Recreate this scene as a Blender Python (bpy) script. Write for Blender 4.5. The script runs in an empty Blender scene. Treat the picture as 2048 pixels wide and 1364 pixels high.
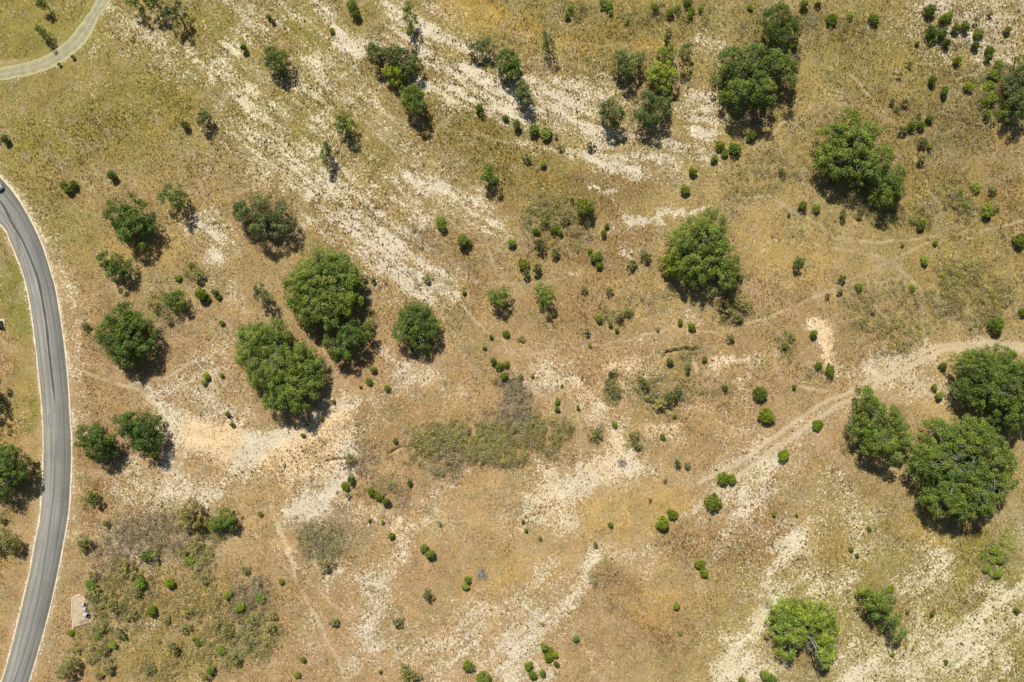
import bpy, math, random
import numpy as np
from mathutils import Vector

# ------------------------------------------------------------------ camera, light, exposure
scene = bpy.context.scene
COL = scene.collection
S = 0.13                      # metres per photo pixel at ground level
CX, CY = 1024.0, 682.0
H = 2048 * S * 24.0 / 36.0    # flying height of the drone
cam_d = bpy.data.cameras.new('camera'); cam = bpy.data.objects.new('camera', cam_d); COL.objects.link(cam)
cam_d.lens = 24; cam_d.sensor_width = 36; cam_d.clip_start = 1; cam_d.clip_end = 12000
cam.location = (0, 0, H); cam.rotation_euler = (0, 0, 0)
scene.camera = cam
scene.view_settings.view_transform = 'Standard'; scene.view_settings.look = 'None'
scene.view_settings.exposure = 0.38; scene.view_settings.gamma = 1
SUN_EL = math.radians(46)
sd = Vector((-0.30, 0.954, 0)).normalized()          # towards the sun, in plan
sdir = Vector((sd.x * math.cos(SUN_EL), sd.y * math.cos(SUN_EL), math.sin(SUN_EL)))
w = bpy.data.worlds.new('World'); scene.world = w; w.use_nodes = True
wn = w.node_tree.nodes; wl = w.node_tree.links
bg = wn['Background']; sky = wn.new('ShaderNodeTexSky'); sky.sky_type = 'NISHITA'; sky.sun_disc = False
sky.sun_elevation = SUN_EL; sky.sun_rotation = math.atan2(sd.x, sd.y)
wl.new(sky.outputs[0], bg.inputs[0]); bg.inputs[1].default_value = 0.046
sl = bpy.data.lights.new('sun', 'SUN'); so = bpy.data.objects.new('sun', sl); COL.objects.link(so)
sl.energy = 3.9; sl.angle = math.radians(0.5); sl.color = (1.0, 0.95, 0.87)
so.rotation_euler = sdir.to_track_quat('Z', 'Y').to_euler()

# ------------------------------------------------------------------ helpers
def lin(c):
    c = np.asarray(c, float) / 255.0
    return np.where(c <= 0.04045, c / 12.92, ((c + 0.055) / 1.055) ** 2.4)
def hexc(r, g, b): return tuple(lin((r, g, b)))
def wxy(px, py, z=0.0):
    k = (H - z) / H
    return ((px - CX) * S * k, (CY - py) * S * k)
def tag(o, label=None, cat=None, group=None, kind=None):
    if label: o['label'] = label
    if cat: o['category'] = cat
    if group: o['group'] = group
    if kind: o['kind'] = kind
    return o
def empty(name, loc):
    o = bpy.data.objects.new(name, None); COL.objects.link(o); o.location = loc; o.empty_display_size = 0.5
    return o
def mesh_np(name, V, F, col=None, smooth=False):
    """V (n,3), F (m,k) all faces with k corners, col (n,3) optional point colour"""
    me = bpy.data.meshes.new(name)
    V = np.ascontiguousarray(V, dtype=np.float32); F = np.ascontiguousarray(F, dtype=np.int32)
    me.vertices.add(len(V)); me.vertices.foreach_set('co', V.ravel())
    k = F.shape[1]
    me.loops.add(F.size); me.loops.foreach_set('vertex_index', F.ravel())
    me.polygons.add(len(F)); me.polygons.foreach_set('loop_start', np.arange(0, F.size, k, dtype=np.int32))
    me.polygons.foreach_set('use_smooth', np.full(len(F), smooth, dtype=bool))
    if col is not None:
        add_col(me, 'tint', col)
    me.update(calc_edges=True)
    return me
def add_col(me, nm, col):
    a = me.attributes.new(nm, 'FLOAT_COLOR', 'POINT')
    c = np.ones((len(col), 4), np.float32); c[:, :col.shape[1]] = col
    a.data.foreach_set('color', c.ravel())
def obj(name, me, mat=None, parent=None):
    o = bpy.data.objects.new(name, me); COL.objects.link(o)
    if mat and len(me.materials) == 0: me.materials.append(mat)
    if parent: o.parent = parent
    return o
# value noise -----------------------------------------------------
def _h(ix, iy, seed):
    n = (ix.astype(np.int64) * 374761393 + iy.astype(np.int64) * 668265263 + seed * 974711) & 0xffffffff
    n = ((n ^ (n >> 13)) * 1274126177) & 0xffffffff
    n = (n ^ (n >> 16)) & 0xffffffff
    return n / 4294967295.0
def vn(x, y, sc, seed=0):
    x = x / sc; y = y / sc
    ix = np.floor(x); iy = np.floor(y); fx = x - ix; fy = y - iy
    fx = fx * fx * (3 - 2 * fx); fy = fy * fy * (3 - 2 * fy)
    a = _h(ix, iy, seed); b = _h(ix + 1, iy, seed); c = _h(ix, iy + 1, seed); d = _h(ix + 1, iy + 1, seed)
    return (a * (1 - fx) + b * fx) * (1 - fy) + (c * (1 - fx) + d * fx) * fy
def fbm(x, y, sc, seed=0, o=4):
    t = 0; a = 1; s = 0
    for i in range(o):
        t = t + a * vn(x + 31.7 * i, y - 17.3 * i, sc, seed + i * 7); s += a; a *= 0.55; sc *= 0.5
    return t / s
def sstep(a, b, x):
    t = np.clip((x - a) / (b - a), 0, 1); return t * t * (3 - 2 * t)

# ------------------------------------------------------------------ material helpers
def new_mat(name, rough=0.9, spec=0.1):
    m = bpy.data.materials.new(name); m.use_nodes = True
    b = m.node_tree.nodes['Principled BSDF']
    b.inputs['Roughness'].default_value = rough; b.inputs['Specular IOR Level'].default_value = spec
    return m, m.node_tree.nodes, m.node_tree.links, b
def N(nodes, t, **kw):
    n = nodes.new(t)
    for k, v in kw.items():
        setattr(n, k, v)
    return n
def noise(nodes, links, vec, scale, detail=3, rough=0.55):
    n = nodes.new('ShaderNodeTexNoise'); n.inputs['Scale'].default_value = scale
    n.inputs['Detail'].default_value = detail; n.inputs['Roughness'].default_value = rough
    if vec is not None: links.new(vec, n.inputs['Vector'])
    return n.outputs['Fac']
def math_n(nodes, links, op, a, b=None, clamp=False):
    n = nodes.new('ShaderNodeMath'); n.operation = op; n.use_clamp = clamp
    for i, v in enumerate((a, b)):
        if v is None: continue
        if isinstance(v, (int, float)): n.inputs[i].default_value = v
        else: links.new(v, n.inputs[i])
    return n.outputs[0]
def maprange(nodes, links, v, a, b, c=0.0, d=1.0, smooth=False):
    n = nodes.new('ShaderNodeMapRange'); n.interpolation_type = 'SMOOTHSTEP' if smooth else 'LINEAR'
    for i, x in zip((1, 2, 3, 4), (a, b, c, d)): n.inputs[i].default_value = x
    links.new(v, n.inputs[0]); return n.outputs[0]
def mix(nodes, links, f, a, b, blend='MIX'):
    n = nodes.new('ShaderNodeMix'); n.data_type = 'RGBA'; n.blend_type = blend
    for s, v in ((n.inputs[0], f), (n.inputs[6], a), (n.inputs[7], b)):
        if isinstance(v, (int, float)): s.default_value = v
        elif isinstance(v, tuple): s.default_value = (*v[:3], 1)
        else: links.new(v, s)
    return n.outputs[2]
def simple_mat(name, col, rough=0.8, spec=0.2, nscale=6, namt=0.15, metallic=0.0):
    m, n, l, b = new_mat(name, rough, spec)
    tc = n.new('ShaderNodeTexCoord')
    f = noise(n, l, tc.outputs['Object'], nscale, 4)
    f = maprange(n, l, f, 0.3, 0.7, 1 - namt, 1 + namt)
    c = n.new('ShaderNodeVectorMath'); c.operation = 'SCALE'; c.inputs[0].default_value = col[:3]
    l.new(f, c.inputs['Scale']); l.new(c.outputs[0], b.inputs['Base Color'])
    b.inputs['Metallic'].default_value = metallic
    return m

# ------------------------------------------------------------------ ground fields (real soil and grass cover, in photo pixels)
def grow(a, b, step, far):
    c = list(np.arange(a, b + 1e-6, step)); out = []
    d = step; x = b
    while x < far: d *= 1.5; x += d; out.append(x)
    lo = []; d = step; x = a
    while x > -far: d *= 1.5; x -= d; lo.append(x)
    return np.array(lo[::-1] + c + out), len(lo), len(c)
X0, X1, Y0, Y1, ST = -399, 2451, -360, 1725, 3
gx, ox, nx = grow(X0, X1, ST, 30000)
gy, oy, ny = grow(Y0, Y1, ST, 30000)
GX, GY = np.meshgrid(gx, gy)                     # rows = y
WX = GX + 26 * (fbm(GX, GY, 46, 3) - 0.5) * 1.3 + 12 * (vn(GX, GY, 9, 5) - 0.5)
WY = GY + 26 * (fbm(GX, GY, 46, 13) - 0.5) * 1.3 + 12 * (vn(GX, GY, 9, 15) - 0.5)
TX = GX + 9 * (fbm(GX, GY, 30, 23, 2) - 0.5); TY = GY + 9 * (fbm(GX, GY, 30, 33, 2) - 0.5)
def pts(s):
    v = [float(t) for t in s.replace(',', ' ').split()]
    return list(zip(v[0::2], v[1::2]))
def paint(F, P, wd, inten, warp=True, soft=0.35):
    """soft stroke along the polyline P, half-width wd px"""
    ax, ay = (WX, WY) if warp else (TX, TY)
    xs = [p[0] for p in P]; ys = [p[1] for p in P]
    m = wd * 1.3 + 34
    i0, i1 = np.searchsorted(gx, [min(xs) - m, max(xs) + m]); j0, j1 = np.searchsorted(gy, [min(ys) - m, max(ys) + m])
    if i1 <= i0 or j1 <= j0: return
    a = ax[j0:j1, i0:i1]; b = ay[j0:j1, i0:i1]
    D = np.full(a.shape, 1e9)
    if len(P) == 1: P = [P[0], (P[0][0] + .1, P[0][1])]
    for (x0, y0), (x1, y1) in zip(P[:-1], P[1:]):
        dx, dy = x1 - x0, y1 - y0; L = dx * dx + dy * dy + 1e-9
        t = np.clip(((a - x0) * dx + (b - y0) * dy) / L, 0, 1)
        D = np.minimum(D, np.hypot(a - x0 - t * dx, b - y0 - t * dy))
    v = inten * (1 - sstep(soft, 1.25, D / wd))
    F[j0:j1, i0:i1] = 1 - (1 - F[j0:j1, i0:i1]) * (1 - v)
Z = lambda: np.zeros(GX.shape)
bare, sand, grit, olive, gold, brown, greys, green, mown, tall, trail, deep = [Z() for _ in range(12)]

BARE = '''
225 10 255 45|16|.55
270 50 320 95 345 150|26|.5
190 95|20|.45
170 170 200 165|20|.3
385 95 375 112|20|.5
395 125|8|.8
412 50 420 62|10|.6
455 0 500 60 480 90|26|.45
560 25|40|.5
600 30 640 60|20|.3
480 60 440 150 490 210 510 290|22|.36
490 210|20|.6
500 292|24|.75
425 160|18|.6
540 240 570 280 620 310 665 350|38|.5
640 0 670 40 690 75 722 100|20|.85
700 75 780 80 840 95|24|.7
770 0 790 30|22|.65
835 60 880 80 925 92|34|.6
850 20 900 30|30|.35
848 110 900 140 960 165 1012 200|36|.65
920 140 1000 190|12|.8
830 165 870 180 945 208|15|.8
905 180|22|.6
990 220 1050 240|13|.5
1048 150 1085 170 1125 203|20|.7
1110 180 1210 200 1272 180|26|.42
1060 222 1110 232 1170 250 1212 270|26|.75
1048 290 1110 300 1180 305 1220 330 1265 330|14|.75
1265 330 1300 312 1345 322 1435 330|12|.6
1180 310 1240 335 1280 345|20|.45
1400 78 1440 92|24|.5
1380 180 1420 200 1440 235 1405 258|26|.55
1390 270 1350 300|20|.3
1880 30 1960 60 2040 40|70|.42
2000 20 2048 10|30|.4
1960 110 2040 130|40|.25
600 160 640 130 620 180|26|.4
580 200 640 240|30|.3
700 160 760 210|30|.3
640 180 690 200|18|.5
540 340 620 360 680 385 750 420 820 445|52|.48
600 345 640 370|18|.6
840 372|17|.75
888 387|17|.7
790 345 850 375 905 392|16|.65
960 410 1010 470|24|.45
940 390 985 440|20|.35
655 440 720 468 765 482|30|.65
780 490 830 520 880 558 905 582|14|.75
775 535 810 560 842 592|28|.6
830 570 880 590|34|.35
385 450 440 470 430 505|24|.7
440 480|22|.6
430 525|11|.75
395 440 430 420|10|.6
620 392|7|1
600 425 640 448 612 440|12|.55
412 560 470 600|18|.35
470 570 480 620|14|.35
460 690 400 720|24|.3
20 370 50 400 90 450 115 520 142 590 152 670 155 760 165 830|16|.5
150 840 165 860|16|.6
160 920 165 1000 150 1080|12|.45
60 480 85 560 100 640|0.1|.0
310 810 350 860 400 880|22|.85
330 880 340 930|26|.8
370 850 420 860 470 880 520 888 575 880|30|.95
400 895 460 905 520 905|24|.85
570 895 610 885 650 860 690 835|32|.74
650 820 690 800|26|.75
580 930 630 935 690 915|26|.76
695 880|24|.8
610 985 575 960|16|.5
695 940 660 985 620 1025 590 1030|22|.95
640 1000 600 1020|26|.75
350 780 400 790 440 810 480 830|22|.6
350 760 420 750|26|.42
300 780 330 820|14|.7
250 930 300 975 350 1000 430 990|22|.62
240 990 300 1010|20|.5
350 960 400 980 470 950|22|.55
230 960 210 940|20|.4
760 702|15|.6
740 800 800 750|16|.2
800 740 870 755 905 790|22|.5
940 765 930 800|14|.4
870 985 905 965 925 940|12|.55
870 1010 850 1060 890 1040|16|.5
855 1000|20|.5
700 1010 780 1040 830 1060|18|.55
800 1050 800 1115|20|.6
1060 1010 1100 990 1150 970 1220 935 1245 895 1232 862|26|.85
1245 900 1260 930 1300 932|18|.9
1100 1030 1140 1040|24|.75
1110 1000|26|.8
1070 925 1110 945|18|.6
1050 1050 1035 1040|16|.4
1130 1062|18|.5
1160 900 1160 980|12|.5
1215 742 1262 730 1300 745|18|.7
1250 765 1265 785|10|.7
1085 730 1100 745|20|.5
1100 770 1150 765 1175 790 1195 812|16|.65
1190 815 1180 840|16|.6
1070 770 1050 760|12|.6
1290 672 1335 690|14|.5
1250 690 1300 700|22|.3
1370 630 1392 655|17|.7
1425 720 1465 718 1512 716|12|.8
1425 745|9|.6
1300 862 1350 855|17|.75
1325 870 1370 880|12|.5
1375 815 1430 815 1460 850|12|.5
1490 755 1500 800 1500 850 1455 880|18|.5
1490 760|16|.5
1540 870 1480 905 1430 930 1390 965|16|.45
1640 655 1650 700 1668 745|14|1
1635 670|12|.9
1700 752 1770 722 1830 692|20|.6
1740 760 1800 740 1850 700|22|.35
1780 790 1850 770 1900 780|26|.3
1555 905 1530 940 1495 1000 1460 1060 1440 1085|16|.6
1535 925 1560 915|20|.55
1500 1030 1530 980|16|.3
1590 1078 1570 1102|20|.8
1660 1010 1620 1050 1560 1070|34|.35
1670 960 1700 1000 1720 1050|28|.4
1722 1110|15|.6
1540 1150 1560 1180|24|.4
1700 1150 1660 1190 1620 1170|24|.45
1750 1100 1800 1080|26|.3
1560 1200 1520 1250 1470 1300 1450 1345|18|.7
1410 1270 1460 1280 1500 1270|16|.6
1500 1240 1530 1210|14|.7
1450 1345 1520 1350 1560 1364|34|.75
1480 1300|36|.5
1320 1100 1280 1105 1230 1110 1195 1100|18|.55
1310 1110 1290 1140|14|.7
1192 1125 1170 1160|10|.85
1150 1170 1130 1220 1070 1245 1020 1290|26|.55
1150 1190|18|.6
1060 1150 1100 1130|14|.5
1070 1160 1030 1200 980 1210|20|.5
960 1230 920 1280 880 1330 890 1380|34|.55
900 1310 960 1320 1020 1340|34|.5
1050 1290 1060 1340 1100 1360|34|.5
1180 1330 1210 1364|26|.3
1845 1085 1890 1110 1850 1160 1795 1185|18|.65
1890 1110 1900 1150|20|.6
1800 1182 1830 1170|10|.8
2048 1165 2010 1190 1985 1220 1950 1250|20|.75
1940 1300 1880 1335 1820 1364|44|.6
1950 1270 2040 1240|30|.6
1840 1230 1835 1290 1800 1340|30|.35
1750 1325 1720 1364|24|.8
2000 1330|60|.55
1900 1290|46|.5
1700 1300 1690 1364|20|.35
1960 1170 1980 1190|20|.2
2048 1050 2020 1070|20|.2
560 1060 575 1110|9|.75
550 1100|18|.45
620 1055 632 1100 635 1130|5|.9
600 1000 620 1055|20|.5
640 1130 600 1140|14|.5
790 1115 770 1150 745 1195|22|.6
680 1145 740 1160|16|.4
655 1140 640 1180|16|.35
745 1215 725 1270 700 1340|24|.42
740 1280 760 1320|24|.45
600 1310|36|.35
620 1240|22|.4
790 1300 800 1340|14|.3
1262 446 1300 436 1340 426 1400 422|11|.8
1255 440 1280 440|11|.75
1180 370 1215 388|4|.95
1220 390 1240 420 1250 440|3.5|.7
1240 490 1258 512|13|.55
990 455 1030 440|14|.4
1600 486|8|.5
1150 545 1160 555|8|.5
1700 515 1610 540|4|.1
200 1060 260 1090 300 1130|26|.32
340 1140 380 1090|20|.25
240 1230 270 1260 300 1240|18|.35
430 1180 460 1200|20|.2
'''
for ln in BARE.strip().splitlines():
    a, b_, c = ln.split('|'); c = float(c); c = c * (.66 if c < .8 else .70 + 1.0 * (c - .8))
    paint(bare, pts(a), float(b_) * 1.3, c, soft=0.0); paint(bare, pts(a), float(b_) * 2.4, c * .26, soft=0.0)
for ln in '''560 120 700 250 900 350 800 450|140|.20
1000 150 1200 180 1400 250|120|.22
700 500 850 580|80|.24
1250 330 1400 320|60|.2
250 60 400 150 450 300|90|.20
1500 1100 1700 1300 1950 1250|170|.28
850 1300 1100 1250|120|.26
700 1150 780 1250|80|.22
1050 1000 1250 950|80|.20
1100 770 1250 780|90|.20
250 1080|100|.22
700 860|70|.34
430 700 420 760|55|.22
430 470|80|.2
1900 60|150|.28
800 760|80|.2
1480 980 1600 880|70|.24
1750 740 1900 780|60|.2
620 1000 700 900|60|.2
480 880|110|.25'''.splitlines():
    a, b_, c = ln.split('|'); paint(bare, pts(a), float(b_) * 1.1, float(c), soft=0.0)
for a, b_, c in [('390 870 450 880|.', 40, .9), ('560 930 620 900|.', 46, .8), ('660 870 690 850|.', 34, .8), ('430 930|.', 34, .8),
                 ('1240 735 1160 800|.', 40, .6), ('1645 655 1665 740|.', 22, .9), ('1200 930 1240 880|.', 40, .45), ('1100 1000|.', 60, .3),
                 ('1330 860 1450 720|.', 60, .5), ('560 1080|.', 30, .8), ('625 1070|.', 16, .9), ('780 1050|.', 40, .5)]:
    paint(sand, pts(a.split('|')[0]), b_, c)
for a, b_, c in [('350 770 430 780', 60, .8), ('260 980 330 1000', 60, .7), ('660 1000 600 1030', 60, .8), ('1900 50 2040 40', 130, .9),
                 ('640 1000 700 940', 30, .7), ('300 1100', 80, .6), ('720 1180 740 1300', 80, .7), ('520 890', 30, .3),
                 ('1050 1280 940 1300', 90, .6), ('1300 440', 70, .6), ('820 560', 70, .5), ('400 470', 50, .6), ('600 1310', 50, .6)]:
    paint(grit, pts(a), b_, c)
# animal and walking trails
TR = '''
575 107 640 165 700 210 735 245 770 285 810 325|2.6|.6
735 212 780 235 860 250 960 270 1050 290|2.2|.5
530 400 590 430 640 442 700 480|2.2|.5
780 500 840 522 900 572 930 622 980 670 1015 684|3|.75
1015 700 1060 722 1120 762 1140 780|3|.6
930 430 970 480 985 530 1010 562 1040 568|2.4|.5
920 558 990 568 1100 560 1150 548|2.2|.5
170 745 210 760 250 770 290 765 340 750 392 718|3.4|.8
240 765 285 785 320 825 350 865 395 910|3.2|.7
270 805 240 805 200 825|2|.5
540 1010 560 1060 580 1120 600 1180 640 1250 670 1310 692 1364|3.2|.85
560 1128 587 1153 627 1170 660 1200 697 1243|2.4|.6
425 640 425 700 425 760 432 800|2.4|.5
470 560 476 640 470 690|2|.35
1024 713 1100 701 1170 692 1250 682 1350 655 1440 665 1500 645 1560 625 1640 590 1700 562 1780 522 1850 490 1900 480|2.8|.6
1024 700 1100 692|2|.4
1536 398 1580 415 1640 452 1670 478 1750 484 1850 478 1940 466 2048 440|3|.6
1536 483 1620 485 1700 505 1780 516 1800 540 1830 570 1870 612 1900 642 1950 672 2000 690|3|.65
1640 590 1720 565 1800 560|2|.4
840 1050 880 1040 940 1042 1000 1060|2.4|.55
1620 212 1680 205 1730 215 1780 245 1820 290 1850 350 1865 400|3.6|.55
1640 125 1700 150 1740 190 1785 240|2.8|.6
1435 330 1480 340 1520 310 1560 250 1620 213|3|.5
1060 1282 1110 1246|3|.7
1840 1200 1838 1250 1810 1320|3|.8
1135 770 1155 830 1162 900 1160 985|2.6|.6
1400 435 1450 402 1536 388|2.4|.5
1400 260 1460 320|2|.3
1600 772 1640 782 1680 788 1720 782|3|.7
700 690 770 650 830 720|2|.3
640 700 700 760|2|.2
1180 1000 1260 960|2|.3
1290 590 1240 560 1180 580|1.8|.35
1200 500 1160 540|1.8|.45
1020 690 1075 640|2|.2
1290 640 1400 600 1500 560|2|.35
1140 1280 1200 1200 1260 1150|2.4|.25
800 1290 850 1230|2|.3
1290 1190 1380 1180|2|.25
800 0 900 40 1024 60 1100 80 1200 90 1300 95|2.2|.4
900 0 960 30 1040 45|2|.4
470 990 500 1040 450 1100 380 1150|2.4|.4
600 470 560 500|3|.4
1385 720 1392 745|5|.85
'''
for ln in TR.strip().splitlines():
    a, b_, c = ln.split('|'); paint(trail, pts(a), float(b_) * 1.1, float(c) * .8, warp=False, soft=0.3)
trail *= .45 + .75 * sstep(.30, .62, fbm(GX, GY, 24, 141, 3))
RUT = '2100 712 2040 700 1980 690 1900 697 1860 712 1800 742 1730 785 1690 806 1640 835 1560 890 1490 945 1430 985 1390 1020'
RUT2 = '2100 698 2040 690 1975 684 1890 688 1850 702 1790 730 1720 770 1680 792 1625 820 1550 872 1480 925 1400 965'
paint(trail, pts(RUT), 5.6, .95, False, .5); paint(trail, pts(RUT2), 4.8, .9, False, .5)
paint(bare, pts(RUT), 27, .24)
for F, rows in ((olive, '''
250 230 330 200|110|.75
60 290 150 260|90|.7
60 60 140 60|130|.55
420 60 450 100|80|.5
500 230 600 210|80|.45
100 420 170 480|70|.45
600 60 610 110|40|.6
960 20 1060 40|80|.3
1180 60 1300 50|90|.3
600 290 740 310|70|.35
930 240 1000 320 1100 350|90|.55
1950 1090 2010 1120|70|.7
1700 1200 1900 1200 2030 1260|160|.55
1480 1180 1450 1270|100|.4
1640 1000 1760 1050|90|.3
300 1190 240 1280|110|.45
460 1240 330 1320|110|.4
1880 380 1960 580|160|.35
1700 80 1860 150|110|.35
30 540 40 640|50|.75
60 720 40 820|60|.45
1350 740 1310 800|60|.4
1100 420|70|.4'''), (gold, '''
900 10 1010 30 1060 60|36|.75
1120 85 1180 95|24|.6
1270 90 1340 90|18|.6
1400 140|20|.4
240 490 330 500|40|.4
320 240|30|.4
960 1200 1000 1130 1080 1150|60|.4
1150 1040 1260 1020 1330 1000|60|.5
1100 370|24|.6
1290 1230 1330 1200|50|.45
1830 1050 1870 1080|30|.6
1500 480 1620 520|60|.35
10 860 30 830|30|.6
20 1060 10 1120|30|.5
1680 1090 1700 1130|30|.2
420 1180 560 1180|40|.35'''), (brown, '''
880 260 960 300 1080 330|60|.6
1000 380 1150 380 1260 360|60|.55
1100 480 1200 520 1260 480|55|.6
1060 620 1200 620|60|.35
1900 320 1980 360 2040 420|70|.55
1930 250 2000 300|60|.4
1800 210 1860 220|50|.35
640 350 640 400|18|.7
860 460 960 530|50|.5
700 880 720 860|26|.5
760 1040 700 1020|20|.5
740 720 850 700|50|.35
1200 1150 1260 1180|34|.6
1340 1080 1420 1100 1480 1100|40|.5
1260 1290 1320 1260|50|.45
1480 1120 1560 1040|50|.4
1660 940 1700 960|30|.5
1600 1130|30|.5
1960 1200 2000 1200 1930 1200|30|.6
1150 380 1220 420|34|.4
1270 1010|20|.3
1040 130 1200 140|60|.3
1100 40 1240 60|50|.35
560 100 620 80|30|.4
300 250 280 270|30|.4
1500 600 1700 640|80|.25
850 20 830 40|30|.3
1800 40 1700 90|70|.35
760 850 800 800|50|.35
180 1040 200 980|22|.5
650 470 700 560|24|.2'''), (greys, '''
260 1070 330 1080 400 1100|60|.8
220 1120|40|.6
620 1060 660 1080 690 1060|50|.9
1030 790 1040 850|46|.9
640 1110|30|.5
500 1170 530 1200|40|.6
900 900 860 950|40|.5
1330 790 1300 770|50|.4
700 900 740 930|30|.5
1120 440|70|.4
320 620|40|.4
1950 180|70|.4
1240 925|20|.5
1760 640|60|.3
1900 200 1880 300|60|.35
480 1270|70|.4'''), (green, '''
1985 1110|32|.95
2010 1085 1990 1140|26|.6
20 560 45 640|36|.6
60 800 60 850|14|.5
70 900 72 960|8|.4
230 140 150 150 60 165|0.5|.0
20 180 10 175|20|.5
2020 1060|30|.4
560 20 640 80|20|.3'''), (mown, '''
60 60 120 100|140|.8
0 200 80 200|60|.6
30 560 50 700 50 800|34|.9
70 850 60 1000 40 1120 10 1240|26|.7
120 560 145 680 150 800|26|.6
150 960 140 1100 100 1240 60 1364|26|.6
1100 1100 1000 1150|50|.5
240 560 330 500 300 440|50|.35
1560 480 1800 520|90|.4
1230 1000 1340 980|70|.5
1500 900 1700 850|40|.4
1760 780 1900 810|50|.4'''), (tall, '''
1380 1090 1460 1130 1400 1200|80|.8
1280 1180 1320 1260|80|.7
1560 1080 1640 1150|90|.6
1700 1000 1800 1080|80|.5
1640 1300 1720 1300|70|.5
1900 1230 2040 1330|120|.6
1650 1230|40|.6
700 860 620 900|70|.6
460 850 640 930|50|.25
780 560 860 620|70|.4
1100 1010|60|.4
900 160 1000 180|90|.4
1180 230 1260 150|90|.4
480 250 560 300|70|.4
720 420|110|.5
1280 740|70|.4
1900 60 2000 100|110|.5
300 1080|90|.7
240 1250 480 1250|130|.6''')):
    for ln in rows.strip().splitlines():
        a, b_, c = ln.split('|')
        if float(c) > 0: paint(F, pts(a), float(b_), float(c), soft=0.1)
for a, b_, c in (('1332 706 1350 702 1370 696 1397 700', 3.6, 1), ('655 922 675 919 695 920', 2.6, .6), ('780 905 790 898 800 893 812 894', 3, .6),
                 ('1330 712 1328 716', 3, .7), ('1385 700 1392 694', 3, .6)):
    paint(deep, pts(a), b_, c, False, .4)

# roads --------------------------------------------------------------
def spline(P, n=12):
    P = [P[0]] + list(P) + [P[-1]]; out = []
    for i in range(1, len(P) - 2):
        p0, p1, p2, p3 = [np.array(p) for p in P[i - 1:i + 3]]
        for k in range(n):
            t = k / n
            out.append(0.5 * ((2 * p1) + (-p0 + p2) * t + (2 * p0 - 5 * p1 + 4 * p2 - p3) * t * t + (-p0 + 3 * p1 - 3 * p2 + p3) * t ** 3))
    out.append(np.array(P[-2])); return np.array(out)
R_R = pts('-130 233 -60 288 0 353 32 391 62 441 85 491 101 541 111 576 120 628 128 682 136 760 140 832 143 882 143 932 139 1007 136 1035 125 1098 110 1173 92 1248 60 1358 22 1470 -30 1600')
R_L = pts('-175 310 -100 360 0 448 20 483 40 531 54 578 63 628 70 682 77 745 83 807 86 857 86 932 84 982 79 1040 72 1073 60 1140 42 1218 22 1298 3 1362 -35 1470 -88 1590')
def resample(P, n):
    d = np.r_[0, np.cumsum(np.hypot(*np.diff(P, axis=0).T))]; t = np.linspace(0, d[-1], n)
    return np.c_[np.interp(t, d, P[:, 0]), np.interp(t, d, P[:, 1])]
NR = 420
RR = resample(spline(R_R), NR); RL = resample(spline(R_L), NR)
D_U = pts('250 -150 215 -60 192 0 180 22 162 47 137 77 107 102 62 122 0 136 -80 146 -180 150')
D_D = pts('290 -150 247 -60 222 0 207 22 192 47 180 72 160 97 125 124 75 146 0 162 -80 172 -180 176')
DU = resample(spline(D_U), 200); DD = resample(spline(D_D), 200)
def near(P, wd):
    F = Z(); paint(F, [tuple(p) for p in P[::6]], wd, 1, False, .9); return F
roadmask = near((RR + RL) / 2, 34); dmask = near((DU + DD) / 2, 20)
roadm = np.maximum(roadmask, dmask)
# verge gravel line along the pale road edge
paint(bare, [tuple(p + (4, 0)) for p in RR[::10]], 4, .45, False); paint(bare, [tuple(p - (4, 0)) for p in RL[::10]], 3, .4, False)
paint(bare, [tuple(p) for p in DD[::8]], 6, .3, False)

# colours ---------------------------------------------------------------
def blend(C, F, col):
    return C * (1 - F[..., None]) + lin(col) * F[..., None]
big = fbm(GX, GY, 260, 61, 3)
C = np.ones(GX.shape + (3,)) * lin((181, 151, 108))
C = blend(C, 0.5 * sstep(.42, .62, big), (190, 163, 115))
C = blend(C, 0.35 * sstep(.55, .4, fbm(GX, GY, 120, 71)), (168, 140, 92))
ql = np.clip(1 - sstep(420, 760, GY) + .8 * sstep(-100, 700, (GX - 1500) + (GY - 1000) * 1.2), 0, 1)
C = blend(C, .6 * sstep(-200, 900, (GX - 1500) + (GY - 1000) * 1.2), (172, 162, 106))
C = C * (np.array([.955, .968, .948]) * (1 - ql)[..., None] + np.array([.93, .985, .91]) * ql[..., None])
C = blend(C, np.clip((700 - GY) / 700, 0, 1) * 0.62, (142, 133, 70))
C = blend(C, brown * .8, (140, 108, 70)); C = blend(C, olive * .92, (136, 128, 52))
C = blend(C, gold * .8, (192, 160, 82)); C = blend(C, greys * .75, (146, 133, 104)); C = blend(C, green * .85, (122, 134, 52))
litter = Z()
for a, r in (('650 590', 80), ('700 675', 50), ('556 725', 66), ('830 655', 50), ('262 445', 62), ('525 440', 62), ('240 675', 62), ('185 890', 46), ('272 868', 40), ('10 950', 60), ('1410 505', 80), ('1705 300', 90), ('1785 370', 45), ('1515 160', 85), ('1565 55', 50), ('1770 865', 70), ('1935 950', 105), ('1990 775', 80), ('1612 1272', 66), ('1770 1230', 50), ('785 125', 50), ('1315 180', 50)):
    paint(litter, pts(a), r, .75, soft=.5)
C = blend(C, litter * .6, (150, 118, 80)); bare = bare * (1 - .75 * litter)
C = C * (0.70 + 0.52 * fbm(GX, GY, 26, 81, 5))[..., None]
C = blend(C, .30 * sstep(.52, .68, fbm(GX, GY, 33, 83, 4)), (142, 138, 92))
C = blend(C, .30 * sstep(.54, .70, fbm(GX, GY, 24, 87, 4)), (176, 158, 132))
SO = np.ones(GX.shape + (3,)) * lin((215, 202, 173))
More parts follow.
